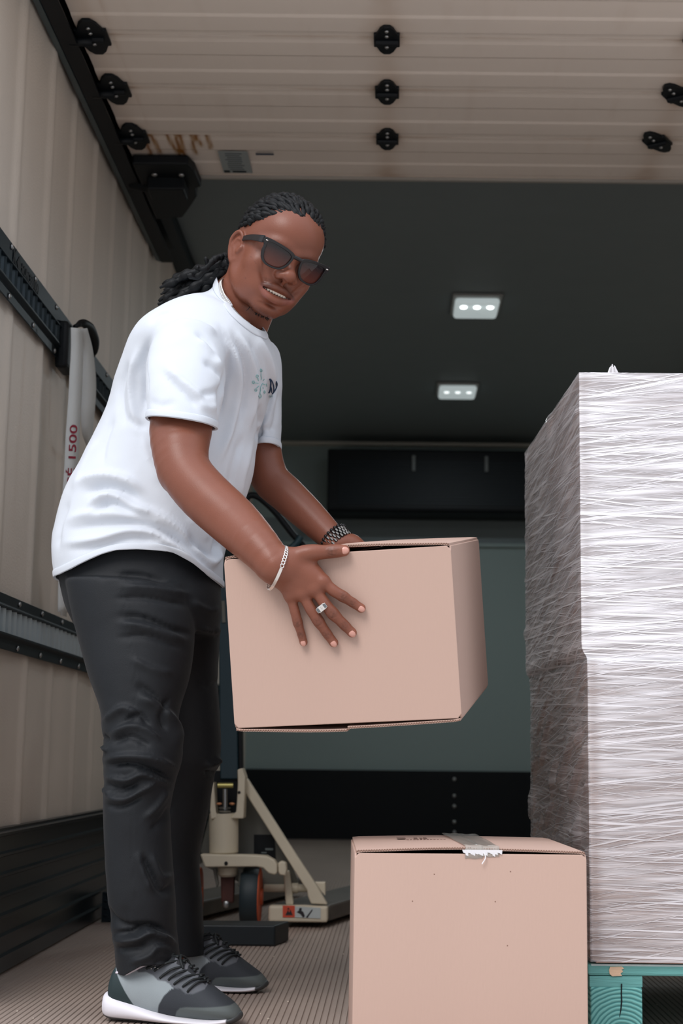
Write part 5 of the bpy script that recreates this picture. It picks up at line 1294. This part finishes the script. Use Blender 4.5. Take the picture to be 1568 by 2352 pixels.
un_ = nrm(at(600, 752, 3.06) - at(496, 651, 3.10)); un_[1] = 0; un_ = nrm(un_); n0_ = nrm(np.cross(un_, [0, 1., 0])); n0_ = n0_ if n0_[2] > 0 else -n0_; dy_ = VS[:, 1] - nkC[1]; sl_ = .42 * -np.logaddexp(0, -dy_ / .012) * .012 + .30 * np.logaddexp(0, dy_ / .012) * .012
f4 = np.where(VS[:, 2] > at(450, 800, 3.0)[2], -((VS - nkC) @ n0_ - sl_ * .9), 1.)
fa = np.minimum(np.minimum(fh, f2), np.minimum(f3, f4))
VS, TS = clip(VS, FS, fa)
# keep the largest piece only
def largest(V, T):
    par = np.arange(len(V))
    lab = np.arange(len(V))
    while True:
        m = np.minimum(np.minimum(lab[T[:, 0]], lab[T[:, 1]]), lab[T[:, 2]]); new = lab.copy()
        for k in range(3): np.minimum.at(new, T[:, k], m)
        new = new[new]
        if (new == lab).all(): break
        lab = new
    u, c = np.unique(lab, return_counts=True); keep = lab == u[c.argmax()]; tk = keep[T[:, 0]]; T = T[tk]; used = np.unique(T); mp = np.full(len(V), -1); mp[used] = np.arange(len(used)); return V[used], mp[T]
VS, TS = largest(VS, TS)
shirt_m = mat('white_cotton', (214, 220, 228), .85, spec=.2, sheen=.15, bump=.15, bscale=700)
adj = np.concatenate([TS[:, [0, 1]], TS[:, [1, 2]], TS[:, [2, 0]]]); adj = np.concatenate([adj, adj[:, ::-1]]); dg_ = np.bincount(adj[:, 0], minlength=len(VS)); INW = np.stack([np.bincount(adj[:, 0], VS[adj[:, 1], k], len(VS)) for k in range(3)], 1) / np.maximum(dg_, 1)[:, None] - VS
loops = [np.hstack([VS[L], INW[L]]) for L in border_loops(TS) if len(L) > 60]
SHV, SHT = VS.copy(), TS.copy()
sh = mesh_np('t_shirt', VS - MO, TS, shirt_m, MAN); so = sh.modifiers.new('t', 'SOLIDIFY'); so.thickness = .0022; so.offset = -1
sh['label'] = 'white crew neck t-shirt with a small pale green emblem on the chest'
bvhS = BVHTree.FromPolygons([tuple(v) for v in VS], [tuple(int(i) for i in t) for t in TS])
# hems: a slightly raised double band along each opening, ribbed collar at the neck
def resample(L, n):
    L = np.vstack([L, L[:1]]); s = np.r_[0, np.cumsum(np.linalg.norm(np.diff(L[:, :3], axis=0), axis=1))]; t = np.linspace(0, s[-1], n, endpoint=False); R = np.stack([np.interp(t, s, L[:, k]) for k in range(L.shape[1])], 1)
    for _ in range(6): R = (np.roll(R, 1, 0) + R * 2 + np.roll(R, -1, 0)) / 4
    return R
for L in loops:
    L = resample(L, 220); IW = L[:, 3:].copy(); L = L[:, :3]; c = L.mean(0)
    for _ in range(10): IW = (np.roll(IW, 1, 0) + IW * 2 + np.roll(IW, -1, 0)) / 4
    isneck = np.linalg.norm(c - nkC) < .12
    wdt = .019 if isneck else .017; n_ = len(L); V = []
    T_ = np.roll(L, -1, 0) - np.roll(L, 1, 0); T_ /= np.linalg.norm(T_, axis=1)[:, None]
    rows = 7
    for i in range(n_):
        p = Vector(L[i]); loc, nn, fi, dd = bvhS.find_nearest(p); nn = np.array(nn); inw = IW[i] - T_[i] * (IW[i] @ T_[i]); inw = nrm(inw)
        # step into the cloth away from the edge
        for r in range(rows):
            q = L[i] + inw * (wdt * r / (rows - 1) - (.002 if not isneck else .006)); h = bvhS.find_nearest(Vector(q)); hn_ = np.array(h[1]); base_ = np.array(h[0])
            if isneck and r < 2: base_ = q; hn_ = nn
            lift = (.0012, .0019, .0020, .0019, .0019, .0016, -.0006)[r]; V.append(base_ + hn_ * lift - MO)
    a = np.arange(n_ * rows).reshape(n_, rows); b_ = np.roll(a, -1, 0); F = np.stack([a[:, :-1], b_[:, :-1], b_[:, 1:], a[:, 1:]], -1).reshape(-1, 4)
    V = laplace(np.array(V), F, 2, .5)
    o = mesh_np('collar' if isneck else 'hem', V, F, shirt_m, sh); o.location = (0, 0, 0); m_ = o.modifiers.new('t', 'SOLIDIFY'); m_.thickness = .0022; m_.offset = 0
# emblem and letters printed on the chest
def on_shirt(px, py, off=.0011):
    d = Vector(ray(px, py)).normalized(); h = bvhS.ray_cast(Vector(_C) + d * 2.3, d)
    if h[0] is None: return None
    n = np.array(h[1]); n = n if n @ ray(px, py) < 0 else -n
    return np.array(h[0]) + n * off
def stroke(b, pts, r, n=14):
    P = [on_shirt(x, y) for x, y in crom(np.array(pts, float), n)]; P = [p for p in P if p is not None]
    if len(P) > 2:
        P = np.array(P); 
        for _ in range(2): P[1:-1] = (P[:-2] + 2 * P[1:-1] + P[2:]) / 4
        b.tube(P - MO, r, 6)
cx0 = lambda x, y: (540 + x / 11.2, 800 + y / 11.2)
b = MB()
def ring_(cx, cy, rx, ry, rot=0.): return [cx0(cx + rx * math.cos(t) * math.cos(rot) - ry * math.sin(t) * math.sin(rot), cy + rx * math.cos(t) * math.sin(rot) + ry * math.sin(t) * math.cos(rot)) for t in np.linspace(0, 2 * math.pi, 9)]
S_ = [[(655, 640), (650, 700), (668, 760), (655, 815)], [(575, 755), (590, 830)], [(495, 880), (590, 895)], [(600, 965), (550, 1020)], [(690, 905), (765, 930)], [(690, 905), (640, 1000)], [(635, 1010), (645, 1070), (630, 1120), (632, 1160)], [(705, 1000), (710, 1040)], [(745, 785), (715, 830)], [(790, 910), (800, 980)]]
for s_ in S_: stroke(b, [cx0(*p) for p in s_], .00075)
for r_ in ((658, 570, 28, 40), (560, 715, 26, 40), (470, 870, 28, 38), (530, 1070, 28, 36), (628, 1225, 32, 55), (745, 1120, 18, 36)): stroke(b, ring_(*r_), .00075, 22)
eo = b.build('emblem', mat('print_aqua', (140, 190, 190), .7), sh)
b = MB(); navy = mat('print_navy', (18, 52, 84), .7)
for s_, r_ in (([(885, 780), (912, 870), (905, 960), (895, 1060), (860, 1140)], .0016), ([(890, 780), (940, 830), (975, 930), (985, 1040), (975, 1110)], .0014), ([(905, 960), (920, 1000), (930, 1060), (925, 1130)], .0011), ([(985, 1060), (965, 1140), (930, 1172), (975, 1140), (1020, 1080), (1060, 980), (1070, 910), (1045, 855)], .0014), ([(1045, 860), (1040, 920), (1050, 990)], .0011)): stroke(b, [cx0(*p) for p in s_], r_, 20)
b.build('letters', navy, sh)
b = MB()
for k in range(5): stroke(b, [cx0(868 + k * 22, 1205), cx0(872 + k * 22, 1262)], .0006, 6)
b.build('small_print', mat('print_pale', (168, 190, 196), .7), sh)

# --- trousers
pel = [sec((150, 1225), (500, 1245), 3.20, .150), sec((137, 1300), (505, 1335), 3.20, .160), sec((152, 1390), (508, 1400), 3.20, .165), sec((180, 1450), (500, 1455), 3.21, .15)]
nl = [sec((150, 1330), (430, 1345), 3.10, .095), sec((170, 1430), (446, 1440), 3.095, .098), sec((202, 1545), (436, 1545), 3.085, .095), sec((234, 1640), (408, 1650), 3.075, .088), sec((240, 1730), (419, 1732), 3.065, .086), sec((240, 1790), (402, 1795), 3.07, .082), sec((238, 1850), (390, 1855), 3.075, .080),
      sec((242, 1950), (394, 1955), 3.085, .080), sec((249, 2060), (402, 2060), 3.09, .078), sec((258, 2125), (404, 2130), 3.10, .078), sec((265, 2180), (410, 2180), 3.10, .080), sec((269, 2250), (415, 2238), 3.10, .080), sec((270, 2285), (418, 2270), 3.10, .078)]
fl = [sec((300, 1340), (505, 1340), 3.31, .095), sec((310, 1440), (505, 1440), 3.32, .095), sec((330, 1560), (500, 1560), 3.33, .092), sec((335, 1690), (507, 1690), 3.34, .088), sec((335, 1745), (503, 1750), 3.345, .084), sec((338, 1800), (489, 1800), 3.37, .078), sec((335, 1870), (478, 1870), 3.40, .076),
      sec((325, 1955), (458, 1960), 3.43, .074), sec((330, 2040), (462, 2040), 3.45, .074), sec((335, 2120), (466, 2120), 3.46, .075), sec((335, 2185), (470, 2180), 3.465, .076), sec((335, 2230), (472, 2225), 3.465, .075)]
VT, FT = remesh([ringloft(pel), ringloft(nl, 48), ringloft(fl, 48)], .0045, 5)
NT = vnormals(VT, FT)
if np.mean(np.sum(NT * (VT - VT.mean(0)), 1)) < 0: FT = FT[:, ::-1]; NT = -NT
RT = [([(270, 1318), (330, 1322), (400, 1345)], 9, -.004), ([(275, 1345), (350, 1350), (440, 1365)], 11, .005), ([(265, 1372), (340, 1372), (430, 1390)], 8, -.004), ([(270, 1412), (330, 1418), (400, 1445), (440, 1455)], 10, -.006), ([(275, 1430), (340, 1440), (430, 1470)], 11, .006), ([(270, 1462), (340, 1460), (425, 1490)], 8, -.004),
      ([(300, 1510), (350, 1535), (400, 1545)], 10, .004), ([(310, 1570), (345, 1590), (385, 1630)], 10, -.005), ([(315, 1600), (360, 1615), (400, 1660), (415, 1720)], 14, .008), ([(390, 1605), (372, 1640), (382, 1680)], 8, -.006),
      ([(240, 1655), (280, 1625), (320, 1640)], 10, .007), ([(285, 1655), (320, 1640), (345, 1665)], 7, -.006), ([(250, 1690), (290, 1668), (330, 1672), (370, 1700)], 9, .007), ([(255, 1705), (300, 1690), (345, 1712)], 8, -.006),
      ([(240, 1742), (300, 1735), (360, 1742), (405, 1762)], 9, .009), ([(242, 1758), (300, 1752), (350, 1770), (395, 1790)], 8, -.010), ([(240, 1782), (290, 1790), (330, 1775), (390, 1800)], 8, .009), ([(242, 1800), (280, 1812), (320, 1796)], 6, -.009),
      ([(240, 1825), (285, 1835), (330, 1810), (360, 1795)], 9, .008), ([(238, 1848), (280, 1850), (330, 1825)], 7, -.006), ([(330, 1880), (360, 1850), (385, 1810)], 10, .005), ([(345, 1905), (372, 1880), (390, 1850)], 9, -.004),
      ([(325, 1960), (345, 2000), (372, 2045), (395, 2030)], 10, -.007), ([(318, 1955), (330, 2000), (350, 2050)], 10, .005), ([(350, 1960), (370, 2010), (398, 2010)], 9, .004),
      ([(262, 2142), (300, 2140), (340, 2125), (385, 2140)], 9, -.010), ([(262, 2158), (310, 2158), (345, 2140), (375, 2150), (400, 2165)], 9, .011), ([(265, 2178), (310, 2175), (340, 2170)], 7, -.006), ([(300, 2210), (340, 2195), (360, 2175), (392, 2180)], 9, .006), ([(350, 2215), (375, 2205), (405, 2215)], 7, -.004),
      ([(246, 2080), (262, 2110), (290, 2125), (330, 2122)], 9, -.008), ([(238, 1690), (250, 1700)], 6, -.006), ([(236, 1715), (250, 1722)], 5, .006), ([(235, 1812), (252, 1820)], 6, .005),
      ([(440, 1380), (480, 1400), (505, 1395)], 9, .004), ([(460, 1440), (490, 1450), (506, 1440)], 8, .004), ([(455, 1560), (480, 1575), (503, 1560)], 9, -.003), ([(470, 1755), (490, 1750), (505, 1740)], 10, .008), ([(470, 1772), (490, 1775), (500, 1770)], 8, -.008)]
D = folds(VT, NT, RT) * 1.5
zf = np.clip(1 - np.abs(VT[:, 2] - .52) / .12, 0, 1) + np.clip(1 - np.abs(VT[:, 2] - .16) / .10, 0, 1)
D += .0018 * fbm(VT, 12, 3) + .0035 * zf * vnoise(VT * [1, 1, 3], 16) * (NT[:, 0] < -.2)
# side seam
Qt = proj(VT); d_, s_, t_ = polyd(Qt, [(275, 1270), (285, 1400), (304, 1500), (312, 1600), (322, 1700), (318, 1790), (303, 1800), (302, 1960), (312, 2080), (318, 2240)]); fc = -np.sum(NT * (VT - _C), 1) > 0
D -= .0012 * np.exp(-(d_ / 1.6) ** 2) * fc; D += .0009 * np.exp(-((d_ - 5) / 3.) ** 2) * fc
VT = VT + NT * D[:, None]; VT = laplace(VT, FT, 1, .35)
zn, zf_ = at(340, 2238, 3.02)[2], at(400, 2196, 3.42)[2]
nearleg = VT[:, 1] < 3.255
f5 = np.where(nearleg, VT[:, 2] - np.interp(VT[:, 0], [at(q_, 2230, 3.08)[0] for q_ in (262, 293, 312, 335, 357, 415)], [at(300, q_, 3.03)[2] for q_ in (2240, 2242, 2230, 2217, 2216, 2213)]), VT[:, 2] - zf_); f6 = at(300, 1238, 3.2)[2] - VT[:, 2]
VT, TT = clip(VT, FT, np.minimum(f5, f6))
VT, TT = largest(VT, TT)
tr_m = mat('black_denim', (8, 14, 20), .62, spec=.38, sheen=.05, noise=.15, nscale=30, bump=.3, bscale=900)
tr = mesh_np('trousers', VT - MO, TT, tr_m, MAN); so = tr.modifiers.new('t', 'SOLIDIFY'); so.thickness = .003; so.offset = -1
bvhT = BVHTree.FromPolygons([tuple(v) for v in VT], [tuple(int(i) for i in t) for t in TT])
# --- shoes
def shoe(name, heel, toe, roll=0., label=None):
    heel = np.array(heel); toe = np.array(toe); L = np.linalg.norm(toe - heel); ex = (toe - heel) / L; ez = np.array([0, 0, 1.]); ey = np.cross(ez, ex)
    k = L / 1145.
    e = empty(name); e.parent = MAN; e['label'] = label
    def W(p): p = np.asarray(p, float); return heel + p[..., 0:1] * ex + p[..., 1:2] * ey + p[..., 2:3] * ez - MO
    def loft(st, n, m):
        secs = [(np.array([x, yc, (z0 + z1) / 2]), np.array([0, w, 0]), np.array([0, 0, (z1 - z0) / 2])) for x, yc, w, z0, z1 in st]; return ringloft(secs, n, m)
    X = lambda c: (c - 130) * k; Z = lambda c: (905 - c) * k
    # sole
    so_ = [(X(131), 0, .012, Z(850), Z(720)), (X(150), 0, .024, Z(878), Z(690)), (X(220), 0, .0325, Z(900), Z(695)), (X(400), 0, .0340, 0.001, Z(752)), (X(600), .001, .0360, 0.0, Z(818)), (X(750), .003, .0425, 0.0, Z(846)), (X(950), .004, .0455, 0.0, Z(856)), (X(1100), .002, .0400, .001, Z(848)), (X(1200), 0, .0290, .004, Z(826)), (X(1252), -.001, .0170, .010, Z(800)), (X(1275), -.002, .004, .016, Z(812))]
    V, F = loft(so_, 40, 8); V = V.reshape(-1, 3); V0 = V.copy(); zt = np.interp(V[:, 0], [s_[0] for s_ in so_], [s_[4] for s_ in so_]); zb = np.interp(V[:, 0], [s_[0] for s_ in so_], [s_[3] for s_ in so_])
    f = np.clip((V[:, 2] - zb) / (zt - zb + 1e-6), 0, 1)
    c = np.where(((f < .16) | ((V[:, 0] > X(1175)) & (f < .97)) | (V[:, 0] > X(1215)) )[:, None], np.array(lin((64, 68, 70))), np.array(lin((226, 224, 230))))
    sm = MATS['sole']; o = mesh_obj('sole', W(V), F, sm, e, True, col=c)
    up_ = [(X(172), 0, .010, Z(720), Z(640)), (X(186), 0, .020, Z(760), Z(575)), (X(215), 0, .026, Z(790), Z(500)), (X(260), 0, .0300, Z(800), Z(470)), (X(400), 0, .0320, Z(820), Z(455)), (X(520), 0, .0325, Z(850), Z(420)), (X(640), 0, .0335, Z(860), Z(400)), (X(740), .001, .0360, Z(875), Z(412)), (X(850), .003, .0400, Z(880), Z(480)), (X(980), .004, .0430, Z(885), Z(588)), (X(1090), .002, .0400, Z(885), Z(665)), (X(1180), .000, .0320, Z(880), Z(725)), (X(1235), -.001, .0210, Z(872), Z(775)), (X(1262), -.002, .008, Z(850), Z(812))]
    V, F = loft(up_, 150, 30); P = V
    zt = np.interp(V[:, 0], [s_[0] for s_ in up_], [s_[4] for s_ in up_]); cx = V[:, 0] / k + 130; cy = 905 - V[:, 2] / k
    # pull the upper sides inwards (instep narrower than the base)
    hh = np.clip((V[:, 2] - .03) / .06, 0, 1); V[:, 1] *= 1 - .38 * hh * np.clip((cx - 350) / 300, 0, 1)
    C = np.tile(lin((146, 156, 160)), (len(V), 1))
    def setc(m, c):
        m = (np.clip(m / 9. + .5, 0, 1) if m.dtype != bool else m.astype(float))[:, None]; C[:] = C * (1 - m) + m * np.array(lin(c))
    eye = -cy + np.interp(cx, [380, 410, 440, 500, 560, 600, 660, 700, 730, 790, 840, 900, 985, 1000], [480, 500, 520, 515, 540, 575, 580, 600, 628, 630, 665, 665, 630, 560])
    kn = cx - np.interp(cy, [560, 628, 640, 690, 760, 820, 870], [770, 740, 712, 660, 620, 605, 600]); setc(kn, (44, 49, 55))
    setc(np.minimum(eye, np.minimum(cx - 400, 990 - cx)), (88, 92, 98))
    cap_ = np.minimum(cx - 740, cy - np.interp(cx, [745, 770, 800, 850, 1000, 1190, 1275], [850, 800, 775, 765, 760, 745, 700])); setc(cap_, (88, 96, 96))
    hc_ = 240 + (cy - 500) * .627 - cx; setc(hc_, (36, 52, 54))
    top = (np.abs(V[:, 1]) < .013) & (V[:, 2] > zt - .018) & (cx > 480) & (cx < 990); setc(top, (30, 33, 38)); st = top & (np.sin(cx / 14) > .75); setc(st, (92, 94, 100))
    C *= (1 + .05 * vnoise(V, 60))[:, None]
    Wv = W(V); o = mesh_obj('upper', Wv, F, MATS['upper'], e, True, col=C)
    bv = BVHTree.FromPolygons([tuple(v) for v in Wv], [tuple(f) for f in F])
    def onS(cxp, cyp, y, off=.0022):
        h = bv.find_nearest(Vector(W(np.array([X(cxp), y, Z(cyp)])))); return np.array(h[0]) + np.array(h[1]) * off
    b = MB(); pts = [(244, 505), (300, 508), (330, 520), (350, 518), (400, 480), (455, 428), (520, 412), (575, 432)]
    for s in (-1, 1): b.tube(crom([onS(a, c_, s * .034, .001) for a, c_ in pts], 40), .0024, 8)
    b.build('collar_piping', MATS['piping'], e, True)
    eyl = [(500, 470), (570, 490), (620, 545), (685, 555), (735, 590), (810, 605), (855, 645)]; en = [(740, 412), (790, 455), (845, 500), (868, 528), (925, 565), (950, 595), (975, 618)]
    for (a, c_), (a2, c2) in zip(eyl, en):
        for s in (-1, 1):
            b = MB(); q = [onS(a, c_, s * .035, .0005), onS(a + (a2 - a) * .15, c_ + (c2 - c_) * .5, s * .026, .003), onS((a + a2) / 2, c2 - 10, s * .013, .0042), onS(a2, c2 - 10, -s * .006, .0042)]
            b.tube(crom(q, 16), .0023, 8); b.build('lace', MATS['lace'], e, True)
    b = MB()
    for s in (-1, 1):
        q = [onS(690, 420, 0, .004), onS(610, 425, s * .018, .006), onS(560, 450, s * .03, .005), onS(510, 468, s * .034, .003)]; b.tube(crom(q, 16), .0024, 8)
        q = [onS(740, 420, 0, .006), onS(770, 430, s * .014, .008), onS(810, 470, s * .026, .006)]; b.tube(crom(q, 12), .0024, 8)
    b.build('bow', MATS['lace'], e, True)
    b = MB()
    for a, c_ in ((575, 458), (545, 470), (600, 470)): b.ell(onS(a, c_, -.034, .003), (.002, .002, .002), nu=8, nv=6)
    b.build('eyelet', M['steel'], e, True)
    return e
MATS = {'sole': mat('shoe_rubber', (255, 255, 255), .5, attr='Col'), 'upper': mat('shoe_fabric', (255, 255, 255), .75, attr='Col', bump=.2, bscale=900), 'piping': mat('shoe_piping', (220, 214, 224), .6), 'lace': mat('shoe_lace', (22, 28, 30), .7)}
a = at(240, 2300, 3.085); b_ = at(558, 2320, 3.035)
shoe('shoe', (a[0], 3.085, 0.0012), (b_[0], 3.035, 0.0012), label='grey and black running shoe with white sole, the one nearer the camera')
a = at(344, 2240, 3.49); b_ = at(617, 2240, 3.455)
shoe('shoe', (a[0], 3.49, 0.0012), (b_[0], 3.455, 0.0012), label='grey and black running shoe with white sole, the one further back')

# --- bracelet on the near wrist: curb links above, plain plate below
def ellp(C, u, v, ru, rv, a): return C + math.cos(a) * ru * u + math.sin(a) * rv * v
q1, q2 = hp(656, 1260, .027), hp(619, 1349, .023); C_ = (q1 + q2) / 2; u_ = nrm(q1 - q2); al = nrm(hp(700, 1340, .02) - hp(640, 1290, .02)); al = nrm(al - u_ * (al @ u_)); v_ = nrm(hn * 1.0 + al * .36); ru = np.linalg.norm(q1 - q2) / 2 + .0030; rv = .0415
br = empty('bracelet'); br.parent = MAN; br['label'] = 'silver curb chain bracelet with a plain plate'
b = MB(); N_ = 44
for i in range(N_):
    a = 2 * math.pi * i / N_
    if 1.38 < a < 2.80: continue
    p = ellp(C_, u_, v_, ru, rv, a); t = nrm(ellp(C_, u_, v_, ru, rv, a + .01) - p); no = nrm(p - C_); w = nrm(np.cross(t, no)); w2 = nrm(w * .9 + t * .35); t2 = nrm(np.cross(w2, no))
    b.tube([p + no * .0008 + t2 * .0036 * math.cos(q) + w2 * .0029 * math.sin(q) - MO for q in np.linspace(0, 2 * math.pi, 12, endpoint=False)], .0011, 6, closed=True)
b.build('curb_links', M['silver'], br, True)
b = MB(); pts = [ellp(C_, u_, v_, ru + .0008, rv + .0008, a) for a in np.linspace(1.38, 2.80, 18)]; tt = np.gradient(np.array(pts), axis=0); ww = [nrm(np.cross(t, p - C_)) for t, p in zip(tt, pts)]
ribbon(b, np.array(pts) - MO, .0056, np.array(ww), .0014); b.build('plate', M['silver'], br, bevel=.0004)
# --- signet ring
rg = empty('ring'); rg.parent = MAN; rg['label'] = 'silver signet ring with a grey stone on the middle finger'
ax = nrm(hp(765, 1410, .0215) - hp(722, 1352, .022)); c = hp(741.5, 1395.5, .0222); s_ = nrm(np.cross(ax, hn)); n_ = nrm(np.cross(s_, ax)); n_ = n_ if n_ @ hn > 0 else -n_
b = MB(); b.tube([c + .0118 * (math.cos(q) * s_ + math.sin(q) * n_) - MO for q in np.linspace(0, 2 * math.pi, 40, endpoint=False)], .0017, 8, closed=True); b.build('band', M['silver'], rg, True)
Rg = np.stack([s_, ax, n_], 1)
b = MB(); b.prism([(-.0105, -.0042), (-.0055, -.0056), (.0055, -.0056), (.0105, -.0042), (.0105, .0042), (.0055, .0056), (-.0055, .0056), (-.0105, .0042)], .0095, .0138, fr=lambda v: c - MO + Rg @ np.array(v)); o = b.build('signet', M['silver'], rg, bevel=.0008)
b = MB(); b.prism([(-.0098, -.0036), (-.0048, -.0044), (-.0048, .0044), (-.0098, .0036)], .0137, .0142, fr=lambda v: c - MO + Rg @ np.array(v)); b.prism([(.0098, -.0036), (.0048, -.0044), (.0048, .0044), (.0098, .0036)], .0137, .0142, fr=lambda v: c - MO + Rg @ np.array(v)); b.build('stone', mat('grey_stone', (92, 96, 98), .2, spec=.8), rg)
b = MB()
for i in range(14): b.ell(c - MO + Rg @ np.array([.0015 * math.cos(i * .9), .0026 * math.sin(i * .9) + .0004 * i - .002, .0139]), (.00035, .00035, .0003), nu=6, nv=4)
b.build('engraving', mat('engraving', (60, 60, 60), .5), rg)
# --- black link bracelet on the far wrist
bb_ = empty('bracelet'); bb_.parent = MAN; bb_['label'] = 'black glossy link bracelet on the other wrist'
gb = mat('black_glossy', (8, 11, 14), .3, spec=.5)
fa_ = nrm(WF - at(708, 1183, 3.30)); cc = at(776, 1243, 3.272); s_ = nrm(np.cross(fa_, [0, 1, 0])); n_ = np.cross(s_, fa_)
b = MB()
for i in range(22):
    a = 2 * math.pi * i / 22; no = math.cos(a) * s_ + math.sin(a) * n_
    for r in (-1, 0, 1):
        a2 = a + (.14 if r == 0 else 0); no = math.cos(a2) * s_ + math.sin(a2) * n_; p = cc + no * .0305 + fa_ * r * .0085; b.tube([p - fa_ * .004 - MO, p + fa_ * .004 - MO], .0040, 8)
b.build('links', gb, bb_, auto=40)
b = MB()
for i in range(22):
    a = 2 * math.pi * i / 22; no = math.cos(a) * s_ + math.sin(a) * n_
    for r in (-1,): b.ell(cc + no * .0325 + fa_ * r * .0150 - MO, (.0042,) * 3, nu=12, nv=8)
b.build('beads', gb, bb_, True)

# --- silver neck chain, lying just inside the collar
b = MB(); uc = nrm(at(600, 752, 3.06) - at(496, 651, 3.10)); uc = nrm(uc * math.cos(.30) - nkn * math.sin(.30)); kn_ = nrm(np.cross(uc, [0, 1., .92])); kn_ = kn_ if kn_[2] > 0 else -kn_; vc = np.cross(kn_, uc)
link_loop(b, nkC + nkn * .006 - uc * .0015 - MO, uc, vc, .0600, .0640, 104, .0012, .0034, .0030); b.build('neck_chain', M['silver'], MAN, True)
